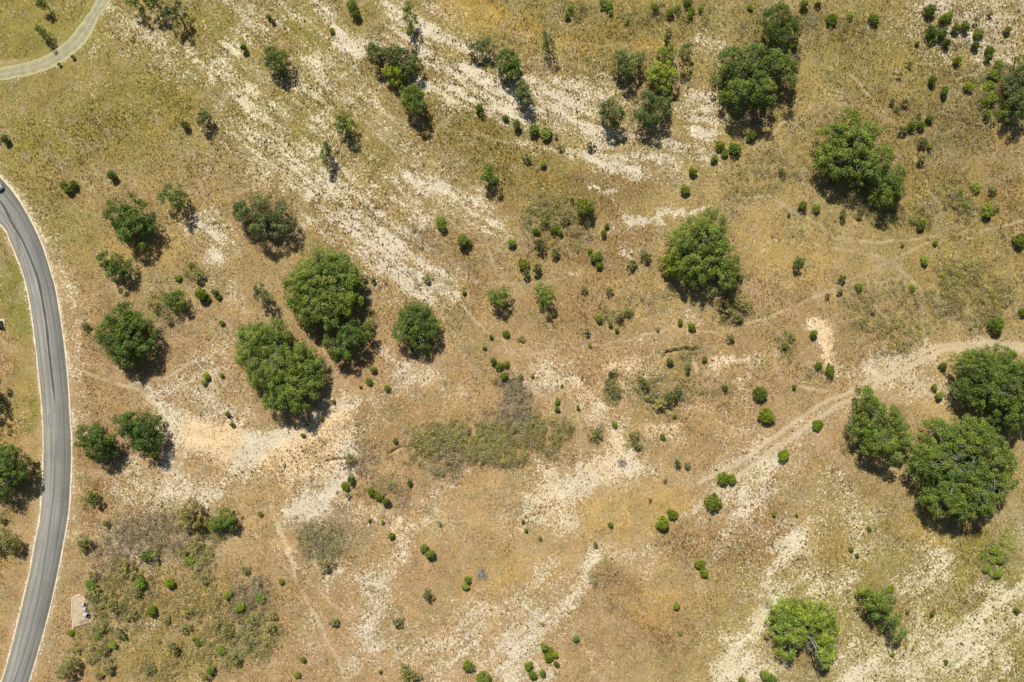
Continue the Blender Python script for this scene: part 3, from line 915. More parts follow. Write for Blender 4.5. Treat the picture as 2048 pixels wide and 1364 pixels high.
# big, individually shaped trees: height | colour | density | label | circles x,y,r (photo pixels)
OAKS = '''
8.5|G|1|largest oak left of centre, broad lumpy dark crown above a smaller oak|625 560 46;676 554 40;598 590 34;645 606 42;684 600 32;640 516 24;668 530 26;614 622 28;590 568 26;698 566 22;655 640 18
6.5|D|1|medium oak tucked against the lower right of the largest left-centre oak|704 668 30;674 694 22;735 660 14;692 708 15;660 682 14
8|G|1|big elongated oak standing at the top edge of the sandy clearing|508 690 42;552 664 26;535 665 28;558 730 52;608 738 34;580 782 46;520 752 30;545 800 24;620 765 20;605 700 18;490 720 20
5.5|G|1|single round oak between the largest left-centre oak and a thin trail|830 638 31;852 652 24;806 660 26;838 678 24;815 640 22
6|D|.8|ragged gap-filled oak nearest the road bend, its shadow merging below|232 428 28;276 430 25;260 458 30;258 400 18;298 452 13;245 455 22;225 410 16
5.5|D|.7|small ragged oak right of the ragged road-bend oak|338 380 16;350 397 15;324 392 11;352 410 10
6|S|.8|thin-crowned oak casting a long forked shadow, right of the ragged oaks|488 422 26;530 415 28;560 436 24;520 452 24;542 470 14;512 402 16
5|D|.75|small dark oak below the ragged road-bend oak|207 520 19;233 528 20;222 545 16;245 545 10
7.5|D|1|dark dense oak midway down the inside of the road bend|232 640 30;258 672 38;212 668 26;242 708 28;275 688 20;225 690 22;262 640 20
6|D|1|left oak of the pair above the road edge, leafy crown overhanging the asphalt|170 872 24;196 876 22;186 900 22;208 904 15;158 886 12
6.5|D|1|right oak of the touching pair next to the sandy clearing|256 846 22;284 856 25;292 882 22;272 888 18;234 838 11;298 902 12;250 862 14
8.5|D|.95|large dark oak cropped by the left edge, west of the road|0 922 30;14 945 26;-34 945 42;-4 985 18;-20 905 24
8|D|.9|dark oak barely showing at the left edge above a larger cropped oak|-44 764 20;-46 806 20;-68 790 24
8.5|G|1|big lumpy oak right of centre with several cauliflower domes|1432 442 26;1392 456 26;1368 482 28;1420 478 34;1376 530 26;1412 528 28;1452 512 28;1450 555 26;1398 556 16;1350 505 18;1465 535 16
4.5|Y|.9|yellow-green bush joined to the left flank of the lumpy oak|1340 518 16;1345 538 14;1332 530 10
9|G|1|largest dark oak mass at upper right, curving down and to the right|1702 238 24;1672 268 26;1712 282 38;1744 262 22;1682 316 34;1730 326 38;1766 312 28;1660 300 18;1750 345 20
8|D|1|round dark oak at the lower right tip of the upper right grove|1785 368 27;1795 345 20;1774 392 20;1800 380 16
9.5|G|1|wide oak at upper right, larger of two stacked oaks|1468 118 29;1502 148 40;1546 120 29;1578 128 22;1478 178 26;1530 180 28;1512 108 26;1582 160 14;1445 145 14
8.5|D|1|dark oak near the top edge, upper of two stacked oaks|1562 28 24;1588 48 22;1545 62 20;1572 72 16;1540 35 16;1600 30 12
8|G|1|tapering oak directly below the dirt track at right|1738 808 26;1735 848 26;1780 838 28;1770 884 32;1812 880 24;1740 888 20;1792 916 16;1726 870 16;1800 852 20;1733 788 14
10|G|1|widest oak at lower right, sprawling crown with pale limbs showing|1890 880 36;1958 876 42;1872 930 38;1940 945 50;2000 925 42;1900 998 38;1962 1002 40;2015 965 26;1930 1020 22;1855 905 20
10|D|1|dark oak cropped by the right edge below the dirt track|1962 738 36;2010 728 36;1982 782 38;2040 770 50;1948 772 24;2030 826 38;1975 720 20;2080 800 40
7|L|1|horseshoe shaped light green oak with dead grey centre near bottom|1570 1228 26;1606 1232 24;1648 1236 28;1660 1268 25;1566 1264 24;1594 1272 24;1655 1306 24;1575 1305 17;1632 1250 20;1652 1330 12;1600 1250 22;1640 1280 14
6|G|.9|thin oblong oak right of the horseshoe shaped oak|1742 1202 22;1772 1210 24;1788 1236 20;1796 1268 18;1758 1188 12;1765 1230 16
5|S|.95|grey-green bushy tree at the left end of the patchy upper grove|748 104 17;742 92 10;768 102 12
5|S|.95|mid green bushy tree filling the right of the patchy upper grove|775 108 17;800 112 20;824 124 18;812 140 15;788 98 12
4|Y|.85|yellow-green bush at the lower front of the patchy upper grove|790 146 17;776 138 13;802 150 10
5|L|.9|bright light green tree in the upright tree column at top right-centre|1325 130 20;1318 148 20;1344 146 15;1330 168 14;1310 138 10
6|S|.95|grey-green oak at the bottom of the upright tree column|1294 196 18;1316 208 24;1288 228 16;1330 196 14;1308 232 17;1275 232 9
4|G|.8|small tree at the top of the upright tree column|1335 105 14;1345 98 9;1325 104 9
5|S|.95|grey-green double tree left of the bright green tree|1243 112 17;1270 120 15;1254 130 18;1286 108 9;1236 130 9
5|S|.95|shaggy grey-green tree at the lower left of the tree column|1218 208 15;1236 222 15;1224 235 15;1210 225 10
5.5|G|1|round tree at top centre with a bushy grey one beneath|1014 112 18;1026 134 18;1008 132 12;1028 115 12
4.5|S|.95|grey twiggy tree right below the round top-centre tree|1046 172 15;1054 192 13;1040 190 9
6|G|1|lone round tree below the patchy upper grove with round shadow|823 186 20;832 206 17;815 200 12;838 190 12
5|G|.9|two-lobed tree upper left of centre, above a rutted pale slope|540 104 16;560 112 15;552 128 12;535 118 9
5|Y|.8|upright yellow-green tree at the top edge beside the white slope|815 12 12;820 34 13;818 56 10
3.5|S|.95|low grey-green double bush left of the round top-centre tree|950 90 13;976 86 13;963 94 9
5|G|.6|slim dark tree alone on the golden grass at top centre|1094 68 11;1099 84 10;1090 62 6
6.5|S|.6|airy tree at top left with a separate lacy shadow|343 12 18;352 26 12;332 24 10
5|D|.8|dark tree cut by the top edge right of the driveway|297 -4 15;312 2 10
5|D|.8|dark tree cut by the top edge nearest the driveway|268 -8 13;256 -4 9
3.2|D|.9|small dark tree at the top edge on the mown lawn|78 2 9;84 6 7
3.4|D|.9|slim dark tree on the mown lawn inside the driveway curve|78 58 9;85 68 8;70 55 6
3.6|S|.95|narrow grey-green bush of two lobes on the olive slope|406 222 10;402 240 11;410 232 8
4.6|G|.9|feathery green tree below the rutted pale slope|684 234 14;692 248 14;676 248 10
4.5|S|.95|slim two-tone tree below the feathery green tree|655 288 9;648 300 9;646 314 10
4.5|G|.9|lone round green bush above centre on the brown slope|978 342 13;986 356 11;972 352 9
3.8|J|1|neat dark round bush at the upper right of the olive brush|1170 412 17;1164 405 10;1178 418 10
4.4|G|.9|leafy bush of three lobes under the central trail|990 588 13;1010 584 12;1000 602 12;985 600 9
4.4|G|.9|leafy dark bush right of the three lobed central bush|1084 578 12;1100 584 12;1090 600 11
5|S|.55|spindly tree with lacy shadow right of the upright tree column|1372 98 13;1382 92 9;1362 112 7
8|S|.55|tall grey-green tree cropped by the right edge at the upper corner|2046 130 18;2040 165 22;2060 150 26;2050 200 26;2070 185 30;2035 222 16
5|S|.95|sparse grey-green tree left of the largest left-centre oak|517 576 11;530 592 10;512 592 7
5|O|.75|olive twin brush tree above the grey scrub at lower left|378 1028 22;392 1045 14;365 1045 12
4|G|.85|dark bushy tree right of the olive one at lower left|440 1040 20;455 1048 14;428 1052 13;462 1035 9
4|O|.75|bushy olive clump at the left edge beside the road|14 1088 18;2 1076 14;24 1100 9;-14 1090 14
4|O|.8|olive green tree at the bottom edge near the road|128 1338 15;118 1350 12;140 1330 10
3.6|G|.9|leafy green bush left of the three ragged oak shadows|352 592 13;338 598 12;362 606 11;344 612 9
'''
LAND = []
allthings = []
def crown_mesh(name, r_, lobes, z0, dens, leaf, pr):
    P, Rr = [], []
    for (x, y, r, zt) in lobes:
        n = max(int((3.3 if pr < .8 else 2.6) * dens * r * r / (pr * pr)), 4)
        rr = r * np.sqrt(r_.random(n)) * (.96 + .12 * r_.random(n)); an = r_.random(n) * 2 * np.pi
        q = np.clip(rr / r, 0, 1); top = z0 + (zt - z0) * np.sqrt(np.clip(1.03 - q * q, 0.02, 1))
        low = r_.random(n) < .38
        zz = np.where(low, z0 + (top - z0) * r_.random(n), top - pr * .5 - .4 * pr * r_.random(n))
        P.append(np.stack([x + rr * np.cos(an), y + rr * np.sin(an), np.maximum(zz, pr * .4)], -1)); Rr.append(pr * (.55 + .75 * r_.random(n)))
    P = np.concatenate(P); Rr = np.concatenate(Rr)
    V, sh = leaf_cloud(r_, P, Rr, 78 * (0.30 / leaf) ** 2, leaf)
    F = np.arange(len(V)).reshape(-1, 4)
    k4 = np.maximum((78 * (0.30 / leaf) ** 2 * Rr ** 2).astype(int), 3)
    hu = np.repeat(np.repeat(vn(P[:, 0] + 300, P[:, 1] + 300, 2.6, int(r_.integers(1000))), k4), 4)[:, None] - .5
    return mesh_np(name, V, F, sh[:, None] * (1 + hu * np.array([.50, .28, -.05]))), P
def oak(h, kind, dens, label, circ, seed):
    r_ = np.random.default_rng(seed)
    L = []
    big = max(c[2] for c in circ) > 22
    for (cx, cy, r) in circ:
        zt = h * (.68 + .32 * min(1, r / (max(c[2] for c in circ)))) * (.9 + .2 * r_.random())
        x, y = wxy(cx, cy, zt * .8); L.append((x, y, r * S * .97, zt))
        if r > 20:                                  # secondary domes make the crown lumpy
            for _ in range(int(r / 7)):
                a = r_.random() * 6.283; d = r * S * (.35 + .55 * r_.random())
                L.append((x + d * math.cos(a), y + d * math.sin(a), r * S * (.25 + .17 * r_.random()), zt * (.86 + .3 * r_.random()) * (1 - .25 * d / (r * S))))
    tot = sum(l[2] ** 2 for l in L); bx = sum(l[0] * l[2] ** 2 for l in L) / tot; by = sum(l[1] * l[2] ** 2 for l in L) / tot
    nm = 'oak_tree' if (h > 5.2) else 'small_tree'
    root = empty(nm, (bx, by, -.08))
    tag(root, label, 'oak tree' if h > 5.2 else 'tree')
    loc = [(x - bx, y - by, r * 1.05, zt) for x, y, r, zt in L]
    z0 = h * .24
    me, P = crown_mesh('crown', r_, loc, z0, dens, .27 if h > 5.2 else .23, .85 if big else .6)
    obj('crown', me, LM[kind], root)
    tg = []
    for (x, y, r, zt) in loc:
        k = 2 if r > 2.5 else 1
        for _ in range(k):
            a = r_.random() * 6.283; d = r * .6 * r_.random()
            tg.append((x + d * math.cos(a), y + d * math.sin(a), zt * (.66 + .24 * r_.random())))
    obj('trunk', trunk_mesh('trunk', r_, tg, h * .22, .022 * h + .06 * math.sqrt(tot) * .35, 3), M_bark, root)
    return root
for i, ln in enumerate(OAKS.strip().splitlines()):
    h, kd, dn, lab, cs_ = ln.split('|')
    circ = [tuple(float(v) for v in c.split()) for c in cs_.split(';')]
    oak(float(h) * (1.22 if float(h) < 6.2 and kd != 'O' else 1.06), kd, float(dn), lab, circ, 500 + i)

# bare grey dead limbs in the horseshoe oak: a dead shrub of its own
def dead_bush(px_, py_, r, h, label, seed, name='dead_bush', cat='dead bush'):
    r_ = np.random.default_rng(seed); V, F = [], []
    for _ in range(int(26 + r * 12)):
        a = r_.random() * 6.283; d = r * (.3 + .7 * r_.random()); e = np.array([d * math.cos(a), d * math.sin(a), h * (.4 + .6 * r_.random())])
        m = e * (.5, .5, .6) + r_.normal(size=3) * .12 * r
        tube(V, F, [(0, 0, -.05), m, e], [.05, .035, .012], 4)
        for _ in range(4):
            s = m + (e - m) * r_.random(); q = s + r_.normal(size=3) * .25 * r; q[2] = max(q[2], .1)
            tube(V, F, [s, q], [.02, .008], 3)
    x, y = wxy(px_, py_, h * .6)
    o = obj(name, mesh_np(name, np.array(V), np.array(F), smooth=True), simple_mat('dead_wood', (.42, .39, .35), .9, .1, 3, .2)); o.location = (x, y, -.05)
    tag(o, label, cat); return o
dead_bush(1618, 1288, 1.7, 4.5, 'grey leafless dead bush in the hollow of the horseshoe shaped oak', 1)
dead_bush(1702, 848, 1.6, 1.6, 'pale grey dead bush on the left side of the tapering oak', 2)
dead_bush(1563, 98, 1.8, 6.0, 'grey dead branches between the two stacked upper right oaks', 3)
dead_bush(962, 1146, 1.7, 1.0, 'grey dead brush lying on golden grass at lower centre', 4)
dead_bush(1245, 925, 1.5, .9, 'silver grey dead brush on the white soil right of centre', 5)

# ------------------------------------------------------------------ shrubs: prototypes copied
PROTO = {}
def shrub_proto(kind, k):
    key = (kind, k)
    if key in PROTO: return PROTO[key]
    r_ = np.random.default_rng(900 + k * 13 + ord(kind))
    airy = kind in 'OSW'
    npf = 26 if airy else 64
    P = []; Rr = []
    for i in range(npf):
        a = r_.random() * 6.283; d = math.sqrt(r_.random()) * .84 * (1 + .22 * math.sin(3 * a + k) * (1 if airy else .5)); d = min(d, .97); P.append((d * math.cos(a) , d * math.sin(a), .25 + (.95 - .25) * math.sqrt(1 - d * d) * (.75 + .35 * r_.random()))); Rr.append((.13 if airy else .09) + .14 * r_.random())
    if not airy: P.append((0, 0, .42)); Rr.append(.74)
    V, sh = leaf_cloud(r_, np.array(P), np.array(Rr), 620 if airy else 900, .135 if airy else .115, up=.3, low=-.6)
    me = mesh_np('crown', V, np.arange(len(V)).reshape(-1, 4), np.repeat(sh[:, None], 3, 1)); me.materials.append(LM[kind])
    tg = [tuple(np.array(P[j]) * (1, 1, .9)) for j in range(0, npf, 2)]
    tm = trunk_mesh('trunk', r_, tg, .12, .055, 1); tm.materials.append(M_bark2)
    PROTO[key] = (me, tm); return PROTO[key]
SHR = '''
Y 1628 667 11;Y 1637 731 10;J 1660 741 13;J 1520 787 16;J 1533 831 19;Y 1635 850 11;Y 1567 911 13;Y 1447 956 13;Y 1463 958 12;J 1425 1004 19;Y 1326 1046 17;Y 1345 1028 12
Y 1400 1128 11;Y 1408 1144 11;J 1887 731 10;L 1869 775 7;L 1880 791 9;J 1409 718 6;Y 1360 643 7;Y 1384 653 9;J 1993 650 17;J 2040 480 13;J 2046 624 8
J 1606 412 11;J 1633 415 9;Y 1719 428 7;J 1843 449 11;L 1953 373 11;S 1985 382 8;Y 1805 487 5;Y 1871 486 5;Y 1718 574 9;Y 1825 576 8;S 1680 583 6;S 1654 592 6;J 1588 774 6
L 1975 420 14;O 1990 412 12;O 1730 370 12;S 1685 430 10;O 1900 640 0
J 1370 378 12;Y 1386 342 10;L 1470 297 12;J 1440 290 11;Y 1450 305 8;J 1505 268 10;J 1497 277 6;L 1428 316 8;S 1290 510 11;O 1262 532 11
J 1072 462 8;J 1110 458 12;Y 1120 464 7;J 1207 466 8;J 1214 452 6;J 1144 401 6;L 1192 512 11;Y 1198 530 9;Y 1180 502 6;J 1046 528 11;J 1052 547 9;S 1073 536 11;J 1169 577 9;Y 1198 638 8;Y 1221 649 6;Y 1234 660 5;Y 1174 664 6;S 1219 583 8
G 925 480 13;G 937 486 9;J 1024 486 8;L 880 442 11;G 885 455 9;Y 928 583 5;Y 1180 690 5;J 1012 667 9;Y 1043 676 7;Y 982 673 5;S 1315 657 5;Y 1108 628 6
L 1068 260 13;L 1092 266 12;G 1033 248 10;G 958 216 9;S 965 228 7;G 1010 235 7;S 1112 270 5;J 1122 294 7;S 1182 292 8;L 1086 328 7;S 1054 316 8;Y 1244 168 4
J 987 722 8;J 998 732 8;Y 1012 728 8;G 1008 752 10;J 1022 763 8;Y 738 762 8;J 774 776 6;L 746 738 7;Y 721 773 4;J 642 836 5;J 657 821 5;J 667 803 5;Y 605 870 5
J 824 697 6;Y 854 708 4;Y 969 695 5;L 412 752 8;L 408 765 6;Y 443 750 6;Y 443 645 6;Y 455 828 5;Y 464 848 6;J 401 588 17;J 412 598 9
J 690 972 10;J 702 959 9;S 697 990 6;J 742 983 11;J 756 992 10;Y 772 1003 8;Y 790 881 5;J 819 965 6;O 697 920 14;O 763 970 0;Y 880 1047 6;G 847 1096 8;G 860 1108 10;Y 782 1071 7;Y 765 1044 4;Y 739 1041 4;Y 520 1028 6;Y 562 1163 7;L 935 1159 7;L 930 1174 8
S 857 1188 12;S 797 1244 11;O 666 1244 11;O 650 1132 16;O 742 1180 0;J 606 1320 6;J 594 1350 6;G 760 1344 4;Y 935 1332 11;Y 944 1336 9;G 967 1357 14;Y 1057 1332 10;Y 1065 1350 11;Y 1088 1294 9;Y 1101 1300 8;Y 1097 1313 11;Y 1110 1309 8;Y 1112 1328 6;Y 1085 1347 7;Y 1084 1247 5;G 1152 1277 6;G 1353 1212 6;S 1190 1090 5;G 1221 1049 5;J 1046 1043 4;G 1052 1060 4;S 1080 1076 4;Y 1361 1267 5
O 815 1345 18;O 830 1352 11;L 1530 1350 11;G 1545 1358 12;G 1483 1360 8;J 302 1222 14;Y 338 1166 14;G 292 1112 13;O 308 1112 12;O 180 985 14;S 190 998 13;S 170 1084 13;O 165 1100 9;G 212 1047 6;Y 140 1266 7
G 128 370 9;G 147 369 9;G 136 378 8;G 222 350 12;G 9 278 8;J 369 249 8;J 538 33 7;J 545 43 6;G 487 95 7;G 705 10 12;G 712 28 9;S 1335 76 9;S 1338 62 6;Y 663 60 6
O 855 556 9;O 738 620 8;O 742 648 12;S 745 560 6;O 745 556 5;Y 430 585 8;L 382 530 8;O 395 550 12;L 355 555 7;O 313 615 10;O 336 640 10;L 290 652 10;O 288 674 12;O 170 650 10;L 436 592 6;G 0 0 0
J 1664 38 12;J 1748 38 11;L 1700 30 8;J 1860 20 13;J 1888 38 12;L 1898 30 10;G 1862 63 12;J 1865 76 9;G 1884 66 11;Y 1893 85 9;J 1912 56 10;J 1930 52 9;J 1957 66 10;J 1951 90 10;Y 1980 26 6;S 1952 40 6;J 2016 60 8;J 1980 100 11;J 1977 115 9;J 1915 120 10;S 1819 128 8;J 1866 160 10;J 1835 85 5;G 1890 182 9;Y 1938 172 11;L 1990 150 12;Y 1978 172 12
Y 1970 205 12;L 1985 195 12;Y 2012 210 12;Y 2002 225 10;Y 1975 228 9;L 1998 130 10;O 1985 243 9;O 1942 160 8;S 1784 203 7;S 1808 205 7;S 1794 218 7;S 1838 230 6;J 1859 237 7;S 1806 259 9;J 1823 250 8;J 1842 250 10;S 1845 284 11;L 1860 292 7;S 1843 318 9;L 1564 38 0;J 1608 8 9;J 1636 8 7;Y 1565 345 7;J 1562 341 6;Y 1578 429 5;S 1800 150 6
L 1216 10 9;J 1204 6 8;L 1222 24 6;J 1310 15 8;Y 1340 25 9;L 1355 15 8;Y 1382 20 8;J 1375 5 9;Y 1380 30 7;Y 1500 14 7;Y 1402 18 6;Y 1256 42 5;L 1142 15 8;L 1135 30 6;Y 1588 92 9;O 1165 12 7
L 1115 802 7;L 1114 817 7;Y 1156 815 5;Y 1349 832 5;Y 1325 873 6;Y 1096 833 0;J 1040 754 6;J 1065 751 5;Y 1124 771 4;O 1220 770 15;O 1228 785 12;O 1192 868 13;L 1230 848 6;O 1268 872 12;O 1276 890 10;S 1225 745 9;S 1340 795 15;O 1322 806 14;S 1355 780 10;S 1290 770 11;O 1280 755 9;O 1300 795 10;G 1340 722 8;S 1375 735 9;O 1460 675 10;O 1570 690 12;O 1580 672 10;S 1450 775 8
O 1470 600 14;O 1452 618 13;O 1488 612 12;O 1475 635 11;O 1240 630 13;O 1256 622 10;L 1376 565 7;S 1265 525 7;O 1110 505 11;S 1080 490 11;O 1130 440 11;O 1090 440 11;S 1480 555 8
O 1600 520 12;S 1595 530 10;S 1685 555 8;L 1850 520 9;O 1690 350 8;Y 1666 362 8;O 1756 430 10;O 1830 440 9;O 1845 418 9;L 1920 385 8;L 1930 410 8
Y 1739 1058 6;Y 1703 1098 6;G 1715 1110 4;Y 1783 1177 8;L 1776 1180 6;G 2035 1222 6;Y 1893 1324 6;Y 1786 1310 5;S 1865 1226 7;S 1815 1222 5;Y 1594 1030 4;S 1355 927 8;S 1375 930 7;Y 1390 855 0;S 1300 1000 4
L 1990 1100 11;L 1974 1138 9;L 1996 1148 8;L 2003 1120 9;L 1985 1120 8;G 1552 1002 0;Y 1548 1028 5;S 1330 960 5
J 520 1170 5;J 524 1180 0;O 490 1140 9;Y 455 1190 9;L 460 1185 6;Y 395 1285 7;J 388 1278 6;O 455 1260 14;L 480 1215 11;O 505 1240 13;L 520 1195 10;O 540 1255 13;O 500 1290 12;L 440 1300 10;O 470 1320 12;O 545 1230 12;O 430 1250 10;O 410 1160 10;L 380 1120 12;O 365 1105 10;O 395 1090 12;O 265 1150 15;L 280 1165 13;O 250 1135 13;O 272 1185 12;O 190 1150 11;L 182 1170 12;O 192 1188 14;O 175 1192 9;O 225 1215 13;L 222 1210 10;O 245 1215 11;O 260 1230 12
O 205 1255 11;L 195 1270 8;O 240 1265 12;O 205 1300 12;L 225 1290 9;O 215 1335 13;O 195 1350 9;O 350 1300 13;O 340 1290 9;O 330 1240 9;O 370 1255 11;O 410 1355 12;L 420 1340 9;O 300 1340 11;O 180 1320 11;O 150 1300 10;L 170 1240 0;O 375 1225 10
L 372 546 6;O 5 1040 9;O 12 1130 0;Y 118 128 4;L 145 113 4
'''
LANDM = [((645, 590), 'the largest left-centre oak'), ((560, 740), 'the oak above the sandy clearing'), ((828, 655), 'the single round oak'),
 ((262, 440), 'the ragged road-bend oak'), ((522, 435), 'the thin-crowned oak'), ((222, 530), 'the oak below the ragged oak'), ((240, 675), 'the dark oak inside the bend'), ((228, 872), 'the oak pair by the road'),
 ((15, 940), 'the oak cropped at left'), ((1405, 500), 'the lumpy oak right of centre'), ((1710, 290), 'the upper right oak mass'), ((1515, 145), 'the wide upper right oak'),
 ((1565, 45), 'the dark top-edge oak'), ((1770, 860), 'the tapering oak by the track'), ((1935, 945), 'the widest lower right oak'), ((1990, 765), 'the oak cropped at right'),
 ((1612, 1270), 'the horseshoe shaped oak'), ((1770, 1230), 'the thin oblong oak'), ((785, 122), 'the patchy upper grove'), ((1315, 165), 'the upright tree column'),
 ((1020, 122), 'the round top-centre tree'), ((826, 195), 'the lone round upper tree'), ((550, 115), 'the two-lobed upper left tree'), ((85, 65), 'the slim lawn tree'), ((345, 20), 'the airy top left tree'),
 ((687, 240), 'the feathery green tree'), ((980, 350), 'the lone bush above centre'), ((1170, 412), 'the neat dark round bush'), ((1000, 592), 'the three lobed central bush'), ((165, 1220), 'the concrete culvert slab'),
 ((970, 880), 'the long olive thicket'), ((560, 930), 'the sandy clearing'), ((1650, 700), 'the narrow sand patch'), ((1425, 1003), 'the biggest round juniper'), ((1925, 560), 'the pale thicket far right'),
 ((2046, 170), 'the upper corner tree'), ((1095, 75), 'the slim top-centre tree'), ((410, 1035), 'the olive twin brush tree'), ((480, 1240), 'the lower left olive brush'), ((260, 1160), 'the grey lower left scrub'),
 ((1110, 430), 'the olive brush above centre'), ((1330, 785), 'the grey brush right of centre'), ((1240, 900), 'the white patch right of centre'), ((1260, 1115), 'the pale patch below centre'),
 ((1300, 435), 'the white scrape above right-centre'), ((403, 232), 'the narrow olive slope bush'), ((1090, 1302), 'the curved juniper row at bottom'), ((1990, 1110), 'the bright weedy patch'), ((1530, 815), 'the stacked juniper pair'), ((962, 1146), 'the grey dead brush'),
 ((340, 395), 'the small ragged oak'), ((740, 985), 'the juniper row below the clearing'), ((850, 1100), 'the paired bushes at lower centre'), ((1900, 70), 'the stony upper right slope'), ((1850, 250), 'the dotted brushy slope at right'), ((440, 1040), 'the dark bushy lower left tree'), ((130, 110), 'the driveway'), ((1720, 600), 'the trail junction at right'), ((1250, 640), 'the middle trail')]
COLW = {'Y': 'yellow-green', 'J': 'dark green', 'L': 'light green', 'G': 'mid green', 'S': 'grey-green', 'O': 'olive', 'W': 'grey'}
NMW = {'Y': 'juniper_bush', 'J': 'juniper_bush', 'L': 'leafy_bush', 'G': 'leafy_bush', 'S': 'leafy_bush', 'O': 'brush_bush'}
ents = []
for t in SHR.replace('\n', ';').split(';'):
    t = t.split()
    if len(t) == 4 and float(t[3]) > 0:
        k_, x_, y_, r_0 = t[0], float(t[1]), float(t[2]), float(t[3]); q_ = random.Random(int(x_ * 31 + y_))
        if k_ in 'JY' and r_0 < 10 and not (x_ > 1280 and y_ > 560) and q_.random() < (.70 if x_ > 1500 and y_ < 460 else .42): k_ = q_.choice('GGLSO')
        ents.append((k_, x_, y_, r_0))
def dirw(dx, dy):
    a = math.degrees(math.atan2(-dy, dx)) % 360
    return ['right of', 'above right of', 'above', 'above left of', 'left of', 'below left of', 'below', 'below right of'][int((a + 22.5) // 45) % 8]
def cand(e, n=6):
    kd, x, y, r = e
    size = 'tiny' if r < 5.5 else 'small' if r < 9 else 'medium' if r < 13 else 'large'
    b = float(samp(bare, np.array([x]), np.array([y]))[0])
    nm = NMW[kd].replace('_', ' ').replace('brush bush', 'scrubby bush')
    out = []
    for (lx, ly), ph in sorted(LANDM, key=lambda q: math.hypot(q[0][0] - x, q[0][1] - y))[:n]:
        d = math.hypot(lx - x, ly - y)
        if d < 5: continue
        dw = 'just ' if d < 65 else '' if d < 130 else 'well '
        out.append(f'{size} {COLW[kd]} {nm} {"on pale soil " if b > .55 else ""}{dw}{dirw(x - lx, y - ly)} {ph}')
    return [q if len(q.split()) <= 12 else q.replace('on pale soil ', '').replace('medium ', '') for q in out]
C_ = [cand(e) for e in ents]; labels = [c[0] for c in C_]
for lvl in range(1, 6):
    from collections import Counter
    cnt = Counter(labels); used = set(labels)
    for i in range(len(labels)):
        if cnt[labels[i]] > 1 and lvl < len(C_[i]):
            if labels[i].startswith(C_[i][lvl].split(' ')[0]) and C_[i][lvl] not in used:
                cnt[labels[i]] -= 1; labels[i] = C_[i][lvl]; used.add(labels[i])
cnt = Counter(labels)
pos_words = {2: ['left', 'right'], 3: ['left', 'middle', 'right']}
for lab in [l for l, c in cnt.items() if c > 1]:
    ids = sorted([i for i, l in enumerate(labels) if l == lab], key=lambda i: ents[i][1])
    ysp = max(ents[i][2] for i in ids) - min(ents[i][2] for i in ids); xsp = max(ents[i][1] for i in ids) - min(ents[i][1] for i in ids)
    if ysp > xsp: ids.sort(key=lambda i: ents[i][2]); wd = ['uppermost', 'second from top', 'third from top', 'fourth from top', 'fifth from top']; last = 'lowest'
    else: wd = ['leftmost', 'second from left', 'third from left', 'fourth from left', 'fifth from left']; last = 'rightmost'
    for k, i in enumerate(ids): labels[i] = f'{last if k == len(ids) - 1 else wd[k]} {labels[i]}'
for i, (kd, x, y, r) in enumerate(ents):
    rs = random.Random(i * 7 + 1); k = rs.randrange(9)
    me, tm = shrub_proto(kd, k)
    tallk = {'Y': .8, 'J': .85, 'L': .9, 'G': 1.2, 'S': 1.1, 'O': .8, 'W': .6}[kd] * (.8 + .4 * rs.random())
    rm_ = r * S * (.98 if kd in 'YJ' else 1.06); hh = max(rm_ * tallk * (.9 + .3 * rs.random()) + .25, .5)
    wx, wy = wxy(x, y, hh * .6)
    sc = (rm_ * (.78 + .44 * rs.random()), rm_ * (.78 + .44 * rs.random()), hh)
    if r < 6.5:
        root = bpy.data.objects.new(NMW[kd], me); COL.objects.link(root)
        root.location = (wx, wy, -.1); root.rotation_euler.z = rs.random() * 6.283; root.scale = sc
    else:
        root = empty(NMW[kd], (wx, wy, -.1)); root.rotation_euler.z = rs.random() * 6.283; root.scale = sc
        for nm_, m_ in (('crown', me), ('trunk', tm)):
            c = bpy.data.objects.new(nm_, m_); COL.objects.link(c); c.parent = root
    tag(root, labels[i], NMW[kd].replace('_', ' ').replace('brush bush', 'scrub bush'),
        {'Y': 'juniper bushes dotted over the grassland', 'J': 'juniper bushes dotted over the grassland'}.get(kd, 'leafy bushes dotted over the grassland' if kd != 'O' else 'olive scrub bushes in loose thickets'))

